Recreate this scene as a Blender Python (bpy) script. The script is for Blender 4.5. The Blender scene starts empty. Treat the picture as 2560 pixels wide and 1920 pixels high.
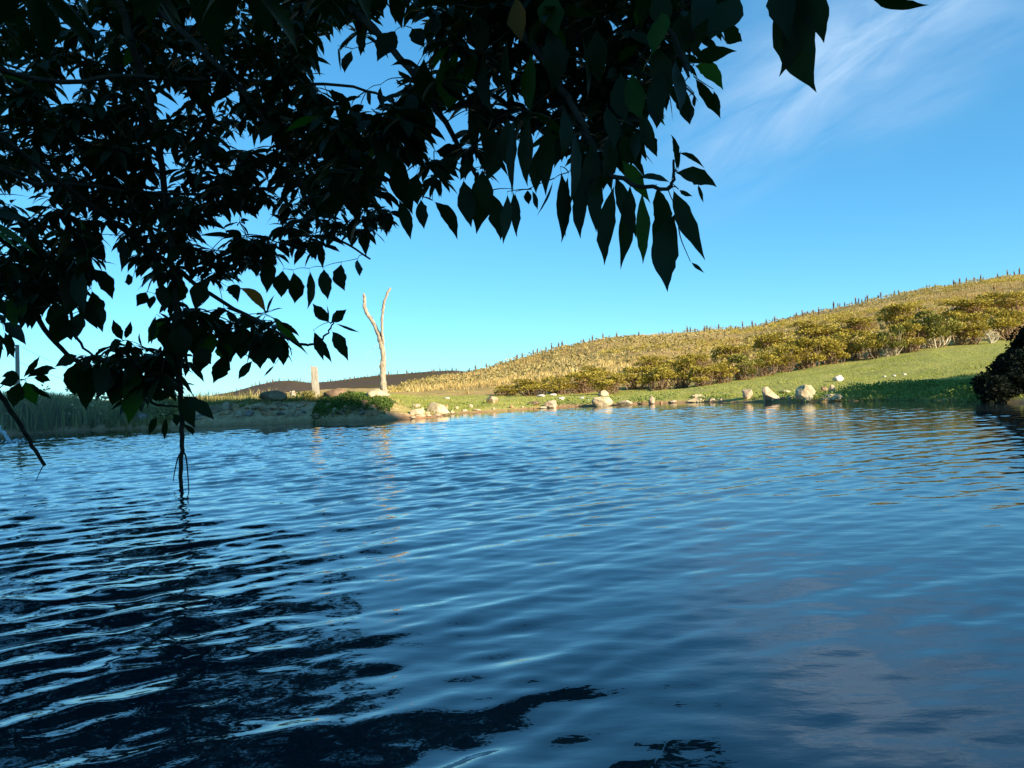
import bpy, math, random
import numpy as np
from mathutils import Vector, Matrix, noise as mn

sc = bpy.context.scene
C = sc.collection
rnd = random.Random(7)
rng = np.random.default_rng(7)
R = math.radians

# ------------------------------------------------------------------ camera
F = 2009.0                     # focal length in pixels of the 2560 px wide photograph
HC = 0.60                      # lens height above the water
ROLL = R(2.3)
CR, SR = math.cos(ROLL), math.sin(ROLL)
cam_d = bpy.data.cameras.new('camera')
cam_d.sensor_width = 36.0
cam_d.lens = 36.0 * F / 2560.0
cam_d.clip_start = 0.05
cam_d.clip_end = 6000.0
cam = bpy.data.objects.new('camera', cam_d)
C.objects.link(cam)
cam.matrix_world = Matrix.Translation((0, 0, HC)) @ Matrix.Rotation(R(90), 4, 'X') @ Matrix.Rotation(-ROLL, 4, 'Z')
sc.camera = cam

# ------------------------------------------------------------------ light
SUN_AZ = R(133)                # clockwise from +Y: behind the viewer, to the right
SUN_EL = R(20)
SUN_DIR = Vector((math.sin(SUN_AZ) * math.cos(SUN_EL), math.cos(SUN_AZ) * math.cos(SUN_EL), math.sin(SUN_EL)))
sun_d = bpy.data.lights.new('sun', 'SUN')
sun_d.energy = 5.0
sun_d.angle = R(0.5)
sun_d.color = (1.0, 0.86, 0.66)
sun = bpy.data.objects.new('sun', sun_d)
C.objects.link(sun)
sun.rotation_euler = SUN_DIR.to_track_quat('Z', 'Y').to_euler()

sc.view_settings.view_transform = 'Standard'
sc.view_settings.look = 'None'
sc.view_settings.exposure = 1.2
sc.view_settings.gamma = 1.0
sc.view_settings.use_curve_mapping = False


def at(px, py, Y):
    """photograph pixel + true distance along the view -> point in the world"""
    u, v = px - 1280.0, 960.0 - py
    return Vector(((u * CR + v * SR) / F * Y, Y, HC + (-u * SR + v * CR) / F * Y))


def proj(P):
    """world points (n,3) -> pixels"""
    P = np.atleast_2d(P)
    a, b = P[:, 0] / P[:, 1] * F, (P[:, 2] - HC) / P[:, 1] * F
    return 1280 + a * CR - b * SR, 960 - (a * SR + b * CR)


world = bpy.data.worlds.new('World')
sc.world = world
world.use_nodes = True
wn, wl = world.node_tree.nodes, world.node_tree.links
wn.clear()
w_out = wn.new('ShaderNodeOutputWorld')
w_bg = wn.new('ShaderNodeBackground')
w_bg.inputs['Strength'].default_value = 0.0975
sky = wn.new('ShaderNodeTexSky')
sky.sky_type = 'NISHITA'
sky.sun_disc = False
sky.sun_elevation = SUN_EL
sky.sun_rotation = SUN_AZ
sky.altitude = 3000
sky.air_density = 1.0
sky.dust_density = 0.2
sky.ozone_density = 2.0
hs = wn.new('ShaderNodeHueSaturation')
hs.inputs['Saturation'].default_value = 1.25
hs.inputs['Value'].default_value = 1.0
wl.new(sky.outputs[0], hs.inputs['Color'])
gm = wn.new('ShaderNodeGamma')
gm.inputs['Gamma'].default_value = 0.62
wl.new(hs.outputs[0], gm.inputs['Color'])
tint = wn.new('ShaderNodeMix')
tint.data_type = 'RGBA'
tint.blend_type = 'MULTIPLY'
tint.inputs['Factor'].default_value = 1.0
wl.new(gm.outputs[0], tint.inputs['A'])
tint.inputs['B'].default_value = (0.75, 1.48, 1.74, 1)
# thin cirrus streaks, fixed in the sky
geo = wn.new('ShaderNodeTexCoord')


def wmath(op, a, b=None):
    n = wn.new('ShaderNodeMath')
    n.operation = op
    for i, s in enumerate((a, b)):
        if s is None:
            continue
        if isinstance(s, (int, float)):
            n.inputs[i].default_value = s
        else:
            wl.new(s, n.inputs[i])
    return n.outputs[0]


def wdot(v):
    n = wn.new('ShaderNodeVectorMath')
    n.operation = 'DOT_PRODUCT'
    wl.new(geo.outputs['Generated'], n.inputs[0])
    n.inputs[1].default_value = v
    return n.outputs['Value']


def pixdir(px, py):
    return (at(px, py, 1.0) - Vector((0, 0, HC))).normalized()


def streak(p0, p1, width, amount, seed):
    a, b = pixdir(*p0), pixdir(*p1)
    n = a.cross(b).normalized()
    mid = (a + b).normalized()
    along = n.cross(mid).normalized()
    s, t = wdot(n), wdot(along)
    mp = wn.new('ShaderNodeCombineXYZ')
    wl.new(wmath('MULTIPLY', s, 26.0), mp.inputs[0])
    wl.new(wmath('MULTIPLY', t, 6.0), mp.inputs[1])
    mp.inputs[2].default_value = seed
    nz = wn.new('ShaderNodeTexNoise')
    nz.inputs['Scale'].default_value = 1.0
    nz.inputs['Detail'].default_value = 6.0
    nz.inputs['Roughness'].default_value = 0.6
    nz.inputs['Distortion'].default_value = 0.6
    wl.new(mp.outputs[0], nz.inputs['Vector'])
    half = a.angle(b) / 2
    q = wmath('DIVIDE', s, width)
    g = wmath('EXPONENT', wmath('MULTIPLY', wmath('MULTIPLY', q, q), -1.0))
    q2 = wmath('DIVIDE', t, half * 1.15)
    q2 = wmath('POWER', wmath('ABSOLUTE', q2), 4.0)
    g2 = wmath('EXPONENT', wmath('MULTIPLY', q2, -1.0))
    front = wmath('GREATER_THAN', wdot(mid), 0.0)
    m = wmath('MULTIPLY', wmath('MULTIPLY', g, g2), front)
    dens = wmath('MAXIMUM', wmath('SUBTRACT', nz.outputs['Fac'], 0.28), 0.0)
    return wmath('MULTIPLY', wmath('MULTIPLY', dens, m), amount)


c1 = streak((1740, 400), (2420, -60), 0.055, 2.0, 1.3)
c2 = streak((1900, 160), (2700, -120), 0.075, 0.9, 5.1)
c3 = streak((2150, 330), (2420, 220), 0.022, 0.7, 9.7)
cl = wmath('MINIMUM', wmath('ADD', wmath('ADD', c1, c2), c3), 0.8)
mixc = wn.new('ShaderNodeMix')
mixc.data_type = 'RGBA'
wl.new(cl, mixc.inputs['Factor'])
wl.new(tint.outputs['Result'], mixc.inputs['A'])
mixc.inputs['B'].default_value = (2.2, 3.3, 4.6, 1)
wl.new(mixc.outputs['Result'], w_bg.inputs['Color'])
wl.new(w_bg.outputs[0], w_out.inputs['Surface'])

# ------------------------------------------------------------------ helpers: tags, meshes, materials


def tag(o, label=None, cat=None, group=None, kind=None):
    if label:
        o['label'] = label
    if cat:
        o['category'] = cat
    if group:
        o['group'] = group
    if kind:
        o['kind'] = kind
    return o


def empty(name, loc):
    o = bpy.data.objects.new(name, None)
    o.empty_display_size = 0.1
    C.objects.link(o)
    o.location = loc
    return o


class MB:
    """collects vertices and faces for one mesh"""

    def __init__(s):
        s.v, s.f, s.m, s.n = [], [], [], 0
        s.col = []

    def add(s, verts, faces, mat=0, col=None):
        verts = np.asarray(verts, dtype=np.float64).reshape(-1, 3)
        s.v.append(verts)
        s.f.extend([tuple(i + s.n for i in f) for f in faces])
        s.m.extend([mat] * len(faces))
        if col is not None:
            s.col.append(np.tile(np.asarray(col, dtype=np.float32), (len(verts), 1)) if np.ndim(col) == 1 else np.asarray(col, dtype=np.float32))
        s.n += len(verts)

    def tube(s, pts, radii, sides=6, mat=0, cap=True, col=None):
        pts = [Vector(p) for p in pts]
        vs, fs = [], []
        n = len(pts)
        prev = None
        for i, p in enumerate(pts):
            t = (pts[min(i + 1, n - 1)] - pts[max(i - 1, 0)])
            t = t.normalized() if t.length > 1e-9 else Vector((0, 0, 1))
            if prev is None:
                a = t.orthogonal().normalized()
            else:
                a = (prev - t * prev.dot(t))
                a = a.normalized() if a.length > 1e-6 else t.orthogonal().normalized()
            prev = a
            b = t.cross(a)
            for k in range(sides):
                an = 2 * math.pi * k / sides
                vs.append(p + (a * math.cos(an) + b * math.sin(an)) * radii[i])
        for i in range(n - 1):
            for k in range(sides):
                k2 = (k + 1) % sides
                fs.append((i * sides + k, i * sides + k2, (i + 1) * sides + k2, (i + 1) * sides + k))
        if cap:
            fs.append(tuple(range(sides))[::-1])
            fs.append(tuple((n - 1) * sides + k for k in range(sides)))
        s.add([tuple(v) for v in vs], fs, mat, col)

    def mesh(s, name, mats, smooth=False, origin=None):
        me = bpy.data.meshes.new(name)
        v = np.concatenate(s.v) if s.v else np.zeros((0, 3))
        if origin is not None:
            v = v - np.asarray(origin)
        me.from_pydata(v.tolist(), [], s.f)
        for m in mats:
            me.materials.append(getattr(m, 'm', m))
        if len(mats) > 1:
            me.polygons.foreach_set('material_index', s.m)
        if smooth:
            me.polygons.foreach_set('use_smooth', [True] * len(me.polygons))
        if s.col:
            a = me.color_attributes.new('Col', 'FLOAT_COLOR', 'POINT')
            c = np.concatenate(s.col)
            c = np.concatenate([c, np.ones((len(c), 1), np.float32)], 1)
            a.data.foreach_set('color', c.ravel())
        me.update()
        return me

    def build(s, name, mats, parent=None, smooth=False, loc=None, origin=None):
        mats = mats if isinstance(mats, (list, tuple)) else [mats]
        o = bpy.data.objects.new(name, s.mesh(name, mats, smooth, origin))
        C.objects.link(o)
        if parent is not None:
            o.parent = parent
        if loc is not None:
            o.location = loc
        return o


def quads_to_mesh(name, V, Q, mat, smooth=True, col=None):
    """big meshes from numpy arrays of vertices and quads"""
    me = bpy.data.meshes.new(name)
    me.vertices.add(len(V))
    me.vertices.foreach_set('co', np.asarray(V, np.float32).ravel())
    me.loops.add(Q.size)
    me.loops.foreach_set('vertex_index', Q.astype(np.int32).ravel())
    me.polygons.add(len(Q))
    k = Q.shape[1]
    me.polygons.foreach_set('loop_start', np.arange(0, Q.size, k, dtype=np.int32))
    me.polygons.foreach_set('loop_total', np.full(len(Q), k, np.int32))
    me.polygons.foreach_set('use_smooth', np.full(len(Q), smooth))
    me.materials.append(mat)
    if col is not None:
        a = me.color_attributes.new('Col', 'FLOAT_COLOR', 'POINT')
        c = np.concatenate([np.asarray(col, np.float32), np.ones((len(V), 1), np.float32)], 1)
        a.data.foreach_set('color', c.ravel())
    me.update(calc_edges=True)
    me.validate()
    o = bpy.data.objects.new(name, me)
    C.objects.link(o)
    return o


def grid_quads(nr, ncol):
    i = np.arange(nr * ncol).reshape(nr, ncol)
    return np.stack([i[:-1, :-1], i[:-1, 1:], i[1:, 1:], i[1:, :-1]], -1).reshape(-1, 4)


def vnoise(x, y, seed=0):
    """vectorised smooth value noise in [-1, 1]"""
    xi, yi = np.floor(x), np.floor(y)
    fx, fy = x - xi, y - yi
    fx, fy = fx * fx * (3 - 2 * fx), fy * fy * (3 - 2 * fy)

    def h(a, b):
        v = np.sin(a * 127.1 + b * 311.7 + seed * 74.7) * 43758.5453
        return (v - np.floor(v)) * 2 - 1
    return (h(xi, yi) * (1 - fx) + h(xi + 1, yi) * fx) * (1 - fy) + (h(xi, yi + 1) * (1 - fx) + h(xi + 1, yi + 1) * fx) * fy


def fbm(x, y, oct=4, seed=0):
    s, a = 0, 1.0
    for i in range(oct):
        s = s + a * vnoise(x * 2 ** i, y * 2 ** i, seed + i)
        a *= 0.5
    return s


class Mat:
    def __init__(s, name, rough=0.8, spec=0.3):
        s.m = bpy.data.materials.new(name)
        s.m.use_nodes = True
        s.n, s.l = s.m.node_tree.nodes, s.m.node_tree.links
        s.b = s.n['Principled BSDF']
        s.b.inputs['Roughness'].default_value = rough
        s.b.inputs['Specular IOR Level'].default_value = spec
        s.tc = s.n.new('ShaderNodeTexCoord')

    def noise(s, scale, detail=4, rough=0.6, coord='Object', dist=0.0, stretch=None):
        n = s.n.new('ShaderNodeTexNoise')
        n.inputs['Scale'].default_value = scale
        n.inputs['Detail'].default_value = detail
        n.inputs['Roughness'].default_value = rough
        n.inputs['Distortion'].default_value = dist
        src = s.tc.outputs[coord]
        if stretch:
            mp = s.n.new('ShaderNodeMapping')
            mp.inputs['Scale'].default_value = stretch
            s.l.new(src, mp.inputs['Vector'])
            src = mp.outputs[0]
        s.l.new(src, n.inputs['Vector'])
        return n.outputs['Fac']

    def ramp(s, fac, stops):
        r = s.n.new('ShaderNodeValToRGB')
        e = r.color_ramp.elements
        while len(e) < len(stops):
            e.new(0.5)
        for i, (p, c) in enumerate(stops):
            e[i].position = p
            e[i].color = (c[0], c[1], c[2], 1) if not isinstance(c, (int, float)) else (c, c, c, 1)
        s.l.new(fac, r.inputs[0])
        return r.outputs['Color']

    def mix(s, fac, a, b, mode='MIX'):
        m = s.n.new('ShaderNodeMix')
        m.data_type = 'RGBA'
        m.blend_type = mode
        for sock, v in ((m.inputs['Factor'], fac), (m.inputs['A'], a), (m.inputs['B'], b)):
            if isinstance(v, (int, float)):
                sock.default_value = v if sock.type == 'VALUE' else (v, v, v, 1)
            elif isinstance(v, tuple):
                sock.default_value = (v[0], v[1], v[2], 1)
            else:
                s.l.new(v, sock)
        return m.outputs['Result']

    def attr(s, name):
        a = s.n.new('ShaderNodeAttribute')
        a.attribute_name = name
        return a

    def rand(s):
        o = s.n.new('ShaderNodeObjectInfo')
        return o.outputs['Random']

    def color(s, sock):
        s.l.new(sock, s.b.inputs['Base Color'])
        return s

    def bump(s, h, strength, dist=0.02):
        b = s.n.new('ShaderNodeBump')
        b.inputs['Strength'].default_value = strength
        b.inputs['Distance'].default_value = dist
        s.l.new(h, b.inputs['Height'])
        s.l.new(b.outputs[0], s.b.inputs['Normal'])
        return s


def translucent(m, amount, tint):
    """a thin leaf lets some light through"""
    t = m.n.new('ShaderNodeBsdfTranslucent')
    t.inputs['Color'].default_value = (*tint, 1)
    mx = m.n.new('ShaderNodeMixShader')
    mx.inputs[0].default_value = amount
    out = m.n['Material Output']
    m.l.new(m.b.outputs[0], mx.inputs[1])
    m.l.new(t.outputs[0], mx.inputs[2])
    m.l.new(mx.outputs[0], out.inputs['Surface'])


# ------------------------------------------------------------------ terrain: one height field round the pond
shore_px = [(-260, 1095), (0, 1087), (228, 1075), (481, 1067), (640, 1062), (751, 1058), (941, 1052), (1014, 1048), (1080, 1044), (1136, 1034), (1230, 1029), (1367, 1020),
            (1500, 1015), (1610, 1010), (1728, 1006), (1900, 1006), (2060, 1005), (2101, 1003), (2253, 1000), (2400, 1003), (2560, 1008), (2700, 1013)]


def waterpoint(px, py):
    d = (at(px, py, 1.0).z - HC)
    Y = -HC / d
    return at(px, py, Y)


SH = [waterpoint(*p) for p in shore_px]
poly = [(p.x, p.y) for p in SH]
poly += [(9.6, 8.5), (9.9, 4.0), (8.8, -0.6), (5.0, -1.5), (0.0, -1.3), (-5.0, -1.2), (-10.0, -0.8), (-16.0, 3.0), (-19.0, 9.0), (-17.0, 13.5)]
PX = np.array(poly)


def shore_dist(x, y):
    """signed distance to the pond's edge, negative in the water"""
    d2 = np.full(x.shape, 1e18)
    inside = np.zeros(x.shape, bool)
    n = len(PX)
    for i in range(n):
        ax, ay = PX[i]
        bx, by = PX[(i + 1) % n]
        ex, ey = bx - ax, by - ay
        t = np.clip(((x - ax) * ex + (y - ay) * ey) / (ex * ex + ey * ey), 0, 1)
        d2 = np.minimum(d2, (x - ax - t * ex) ** 2 + (y - ay - t * ey) ** 2)
        cond = ((ay > y) != (by > y)) & (x < (bx - ax) * (y - ay) / (by - ay + 1e-12) + ax)
        inside ^= cond
    d = np.sqrt(d2)
    return np.where(inside, -d, d)


# foot of the hill (bush line) and skyline, in pixels with distances
foot_px = [(-400, 985, 30), (480, 985, 30), (900, 985, 30), (1050, 992, 30), (1250, 990, 31), (1480, 985, 31), (1700, 972, 31), (1763, 958, 31.5), (1905, 938, 32),
           (2000, 922, 32), (2177, 897, 32), (2330, 870, 33), (2500, 853, 33), (2800, 825, 33)]
sky_px = [(995, 979, 60), (1042, 962, 75), (1157, 934, 85), (1273, 902, 92), (1389, 870, 98), (1505, 848, 104), (1620, 839, 108), (1852, 822, 112), (2083, 776, 116),
          (2315, 726, 118), (2560, 686, 120), (2800, 650, 120)]
FT = np.array([(p.x / p.y, p.z, p.y) for p in (at(*q) for q in foot_px)])
SK = np.array([(p.x / p.y, p.z, p.y) for p in (at(*q) for q in sky_px)])
SHT = np.array([(p.x / p.y, p.y) for p in SH])
FT[:3, 1] = (0.55, 0.55, 0.53)
SK = np.vstack([[(-0.9, 0.5, 55), (-0.2, 0.5, 55)], SK])


def ground(x, y, rough=True):
    x, y = np.asarray(x, float), np.asarray(y, float)
    d = shore_dist(x, y)
    yy = np.maximum(y, 9.0)
    t = np.clip(x / yy, -0.85, 0.78)
    zf, yf = np.interp(t, FT[:, 0], FT[:, 1]), np.interp(t, FT[:, 0], FT[:, 2])
    zs, ys = np.interp(t, SK[:, 0], SK[:, 1]), np.interp(t, SK[:, 0], SK[:, 2])
    s0 = np.interp(t, SHT[:, 0], SHT[:, 1])
    left = 1 / (1 + np.exp((t + 0.14) / 0.012))            # the bare earth bank
    # bank: a step at the water, steeper on the left
    hb = left * 0.42 + (1 - left) * 0.10
    bank = hb * np.clip(d / (0.9 * left + 0.45 * (1 - left)), 0, 1) ** 0.7
    # meadow from the bank to the bush line
    k = np.clip((y - s0) / np.maximum(yf - s0, 1), 0, 1)
    z = bank + np.maximum(zf - hb, 0) * (k * 0.75 + 0.25 * k * k) * np.clip(d / 0.6, 0, 1)
    # hillside
    kh = np.clip((y - yf) / np.maximum(ys - yf, 1), 0, 1)
    kk = 0.8 * kh + 0.2 * kh * kh * (3 - 2 * kh)
    z = z + (zs - zf) * kk
    over = np.clip((y - ys) / (ys * 0.8), 0, 1)
    z = z - (zs - 0.2) * over * over * (3 - 2 * over)
    # out of sight on the near and side banks
    side = 0.25 + 0.1 * np.minimum(np.abs(d), 8)
    w = np.clip((y - 6.0) / 4.0, 0, 1)
    z = z * w + (1 - w) * np.clip(d / 0.8, 0, 1) * side
    # unseen ridge and knoll, added and shaped to cast shade on pond and bank
    z = z + 23.0 * np.exp(-np.abs((y + 35.1) / 23.5) ** 9) * np.exp(-((x - 27) / 9.5) ** 2) * np.clip((x - 9) / 5, 0, 1)
    z = z + 4.15 * np.exp(-((y - 8.7) / 2.0) ** 4) * np.exp(-((x - 17.6) / 2.6) ** 4)
    if rough:
        amp = np.clip(d, 0, 1.2) / 1.2
        z = z + amp * (0.035 * fbm(x * 0.9, y * 0.9, 3, 3) + 0.06 * left * fbm(x * 3, y * 3, 3, 8) * np.clip(2.5 - d, 0, 1))
        z = z + np.clip((y - yf) / 25, 0, 1) * w * (0.35 * fbm(x * 0.09, y * 0.06, 4, 11))
    z = np.where(d < 0, -np.clip(-d * 0.35, 0.0, 0.9) - 0.02, z)
    return z


def gz(x, y):
    return float(ground(np.array([x]), np.array([y]))[0])


def hit(px, py, y0=9.0, y1=130.0):
    """where the line of sight through a pixel meets the ground (or the water)"""
    ys = np.concatenate([np.arange(y0, 45, 0.04), np.arange(45, y1, 0.25)])
    a = at(px, py, 1.0)
    X, Z = a.x * ys, HC + (a.z - HC) * ys
    below = Z <= np.maximum(ground(X, ys), 0.0)
    if not below.any():
        return None
    i = int(np.argmax(below))
    return Vector((X[i], ys[i], max(gz(X[i], ys[i]), 0.0)))


def lines(segs):
    out = []
    for a, b, s in segs:
        out += list(np.arange(a, b, s))
    return np.array(sorted(set(np.round(out, 4))))


gx = np.concatenate([-np.geomspace(1500, 40, 26), lines([(-40, -18, 0.8), (-18, 26, 0.16), (26, 60, 0.6)]), np.geomspace(60, 1500, 30)])
gy = np.concatenate([-np.geomspace(400, 40, 14), lines([(-40, -4, 1.2), (-4, 8, 0.5), (8, 12, 0.2), (12, 20, 0.11), (20, 36, 0.18), (36, 125, 0.7)]), np.geomspace(125, 3000, 34)])
GX, GY = np.meshgrid(gx, gy)
GZ = ground(GX, GY)
Gd = shore_dist(GX, GY)
tt = np.clip(GX / np.maximum(GY, 9), -0.85, 0.78)
yf = np.interp(tt, FT[:, 0], FT[:, 2])
leftm = 1 / (1 + np.exp((tt + 0.14) / 0.012))
n1 = fbm(GX * 0.5, GY * 0.5, 4, 21)
hillw = np.clip((GY - yf + 1.2 * n1) / 1.5, 0, 1)
mudw = leftm * np.clip(1.0 - (Gd - 1.1 - 0.35 * n1) / 0.4, 0, 1) + (1 - leftm) * np.clip(1.0 - (Gd - 0.07 - 0.10 * n1) / 0.12, 0, 1)
mudw = np.where(GY < 8, 0.6, mudw) * (Gd < 3)
mudw = np.maximum(mudw, (Gd < 0) * 1.0)
wet = np.clip(1 - GZ / 0.10, 0, 1)
mg = Mat('ground_cover', 0.95, 0.1)
A = mg.attr('Col')
sepc = mg.n.new('ShaderNodeSeparateColor')
mg.l.new(A.outputs['Color'], sepc.inputs[0])
g_small, g_big, g_mid = mg.noise(9.0, 6, 0.65), mg.noise(0.13, 6), mg.noise(1.6, 5, 0.6)
lawn = mg.mix(mg.ramp(g_mid, [(0.35, 0.0), (0.7, 1.0)]), mg.ramp(g_small, [(0.3, (0.25, 0.26, 0.04)), (0.7, (0.38, 0.38, 0.085))]), (0.36, 0.32, 0.10))
hillc = mg.mix(mg.ramp(g_big, [(0.35, 0.0), (0.65, 1.0)]), mg.ramp(g_small, [(0.3, (0.32, 0.19, 0.06)), (0.7, (0.55, 0.38, 0.15))]), mg.ramp(g_mid, [(0.3, (0.27, 0.19, 0.045)), (0.7, (0.48, 0.36, 0.11))]))
mud = mg.ramp(g_small, [(0.25, (0.18, 0.10, 0.05)), (0.5, (0.46, 0.29, 0.15)), (0.75, (0.64, 0.45, 0.26))])
mud = mg.mix(sepc.outputs[2], mud, (0.27, 0.16, 0.08))
c = mg.mix(sepc.outputs[0], lawn, hillc)
c = mg.mix(sepc.outputs[1], c, mud)
mg.color(c)
mg.bump(g_small, 0.7, 0.04)
ground_o = quads_to_mesh('ground', np.stack([GX, GY, GZ], -1).reshape(-1, 3), grid_quads(len(gy), len(gx)), mg.m,
                         col=np.stack([hillw, mudw, wet], -1).reshape(-1, 3))
tag(ground_o, kind='structure')

# distant ridge; its shade is put into a darker vegetation colour
mf = Mat('shaded_heath', 0.95, 0.05)
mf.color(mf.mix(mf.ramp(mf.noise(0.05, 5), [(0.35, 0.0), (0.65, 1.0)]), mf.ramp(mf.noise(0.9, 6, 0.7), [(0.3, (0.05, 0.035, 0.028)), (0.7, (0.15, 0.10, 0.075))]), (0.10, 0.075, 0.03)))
ridge_px = [(330, 1003), (480, 996), (540, 987), (588, 978), (640, 963), (690, 953), (725, 951), (778, 957), (832, 953), (890, 945), (941, 939), (1010, 934), (1080, 928), (1130, 926), (1200, 931), (1300, 941), (1500, 955)]
RD = 210.0
RT = np.array([(p.x / p.y, p.z) for p in (at(a, b, RD) for a, b in ridge_px)])
rx = np.linspace(-0.75, 0.5, 260)
ry = np.concatenate([np.linspace(120, RD, 26), np.linspace(RD + 6, 330, 14)])
RX, RY = np.meshgrid(rx, ry)
rz = np.interp(RX, RT[:, 0], RT[:, 1], left=-1.0, right=-1.0)


def ridge_z(t, y):
    zr = np.interp(t, RT[:, 0], RT[:, 1], left=-1.0, right=-1.0)
    k = np.clip((y - 120) / (RD - 120), 0, 1)
    q = np.clip((y - RD) / 120, 0, 1)
    return -0.6 + (zr + 0.6) * (k ** 1.1) * (1 - q * q) + 0.5 * fbm(t * y * 0.06, y * 0.05, 3, 31) * k * (1 - k)


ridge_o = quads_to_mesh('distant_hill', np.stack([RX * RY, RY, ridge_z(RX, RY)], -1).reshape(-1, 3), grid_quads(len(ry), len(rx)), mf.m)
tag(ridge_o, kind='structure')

# ------------------------------------------------------------------ water
mw = Mat('pond_water', 0.03, 0.5)
mw.b.inputs['IOR'].default_value = 1.85
silt = mw.ramp(mw.noise(0.9, 3, 0.5, dist=0.8), [(0.45, (0.006, 0.016, 0.024)), (0.75, (0.034, 0.044, 0.044))])
mw.color(silt)
mw.bump(mw.noise(26.0, 3, 0.5, stretch=(0.5, 1.0, 1.0)), 0.22, 0.004)
# reads as a fan that is finest near the lens
wt = np.concatenate([[-6, -3, -2, -1.5, -1.2, -1.0], np.linspace(-0.86, 0.86, 620), [1.0, 1.2, 1.5, 2, 3, 6]])
wy = np.concatenate([np.geomspace(0.55, 22.0, 760)])
WT, WY = np.meshgrid(wt, wy)
WX = np.clip(WT * WY, -24, 14)
waves = []
for i in range(110):
    lam = 0.06 * (0.56 / 0.06) ** rng.random()
    main = R(127) + rng.normal(0, R(20 if lam > 0.3 else 34))
    slope = 0.0215 * (0.9 if lam > 0.45 else 1.0) * (0.6 + 0.8 * rng.random())
    slope *= 0.62 if lam > 0.33 else (1.30 if 0.1 < lam < 0.26 else 0.95)
    waves.append((lam, main, slope, rng.random() * 6.283))
wd = shore_dist(WX, WY)
calm = np.clip((-wd - 0.1) / 2.2, 0.08, 1.0)
patch = 0.62 + 0.38 * fbm(WX * 0.35 + 3, WY * 0.35, 3, 41)
patch = np.clip(patch, 0.25, 1.2)
WZ = np.zeros_like(WX)
for lam, an, slope, ph in waves:
    kx, ky = math.cos(an), math.sin(an)
    fade = np.clip(2.2 * lam / (0.0047 * WY * 2.2), 0, 1)
    bend = 0.35 * vnoise(WX * 0.5, WY * 0.5, 51)
    WZ += slope * lam / 6.283 * np.sin(6.283 / lam * (kx * WX + ky * WY) + ph + bend * 1.5) * fade
WZ *= calm * patch * (0.92 - 0.60 / (1 + np.exp(-(WT - 0.12) / 0.10)))
water_o = quads_to_mesh('water', np.stack([WX, WY, WZ], -1).reshape(-1, 3), grid_quads(len(wy), len(wt)), mw.m)
tag(water_o, kind='structure')
near = MB()
near.add([(-24, 0.551, -0.003), (14, 0.551, -0.003), (14, -8, -0.003), (-24, -8, -0.003)], [(3, 2, 1, 0)])
tag(near.build('water_edge', mw.m), kind='structure')

# ------------------------------------------------------------------ materials of things
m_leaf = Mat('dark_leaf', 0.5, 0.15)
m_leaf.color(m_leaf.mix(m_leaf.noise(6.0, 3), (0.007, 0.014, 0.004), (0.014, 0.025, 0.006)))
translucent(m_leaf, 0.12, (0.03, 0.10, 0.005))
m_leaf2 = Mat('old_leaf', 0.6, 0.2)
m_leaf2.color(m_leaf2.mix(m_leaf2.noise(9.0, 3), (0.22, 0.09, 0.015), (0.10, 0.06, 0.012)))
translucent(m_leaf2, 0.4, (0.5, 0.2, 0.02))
m_leaf3 = Mat('translucent_leaf', 0.5, 0.15)  # greener leaf colour, lets more light through than the dark leaves
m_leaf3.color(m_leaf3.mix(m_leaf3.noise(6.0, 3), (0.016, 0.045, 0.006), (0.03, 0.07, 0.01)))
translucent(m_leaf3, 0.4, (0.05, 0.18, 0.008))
m_bark = Mat('dark_bark', 0.9, 0.1)
m_bark.color(m_bark.ramp(m_bark.noise(14.0, 4), [(0.3, (0.025, 0.02, 0.016)), (0.7, (0.07, 0.055, 0.04))]))
m_dead = Mat('bleached_wood', 0.9, 0.1)
nz = m_dead.noise(10, 6, 0.7, stretch=(3.5, 3.5, 0.5))
m_dead.color(m_dead.ramp(nz, [(0.30, (0.11, 0.08, 0.055)), (0.5, (0.34, 0.28, 0.20)), (0.75, (0.52, 0.45, 0.34))]))
m_dead.bump(nz, 0.8, 0.015)
m_post = Mat('weathered_post', 0.9, 0.1)
nz = m_post.noise(9, 5, 0.7, stretch=(4, 4, 0.6))
m_post.color(m_post.ramp(nz, [(0.3, (0.18, 0.15, 0.10)), (0.5, (0.36, 0.32, 0.24)), (0.75, (0.50, 0.46, 0.37))]))
m_post.bump(nz, 0.5, 0.01)


def rock_mat(name, a, b, cc):
    m = Mat(name, 0.92, 0.15)
    n = m.noise(3.2, 6, 0.65)
    n2 = m.noise(16, 5, 0.7)
    col = m.ramp(n, [(0.32, a), (0.5, b), (0.7, cc)])
    m.color(m.mix(m.ramp(n2, [(0.35, 0.35), (0.6, 0.0)]), col, (a[0] * 0.5, a[1] * 0.45, a[2] * 0.4)))
    m.bump(n2, 0.6, 0.03)
    return m.m


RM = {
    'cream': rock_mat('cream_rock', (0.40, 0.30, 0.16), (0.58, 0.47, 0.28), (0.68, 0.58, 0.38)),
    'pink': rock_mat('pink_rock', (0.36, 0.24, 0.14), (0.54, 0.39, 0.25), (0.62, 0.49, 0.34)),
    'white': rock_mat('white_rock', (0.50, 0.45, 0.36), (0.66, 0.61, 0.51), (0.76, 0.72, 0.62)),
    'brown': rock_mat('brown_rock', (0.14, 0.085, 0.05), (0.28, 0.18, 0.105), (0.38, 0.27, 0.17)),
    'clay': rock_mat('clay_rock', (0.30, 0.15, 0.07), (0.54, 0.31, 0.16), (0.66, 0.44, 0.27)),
    'grey': rock_mat('grey_rock', (0.15, 0.12, 0.10), (0.27, 0.22, 0.18), (0.38, 0.33, 0.27)),
}


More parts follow.
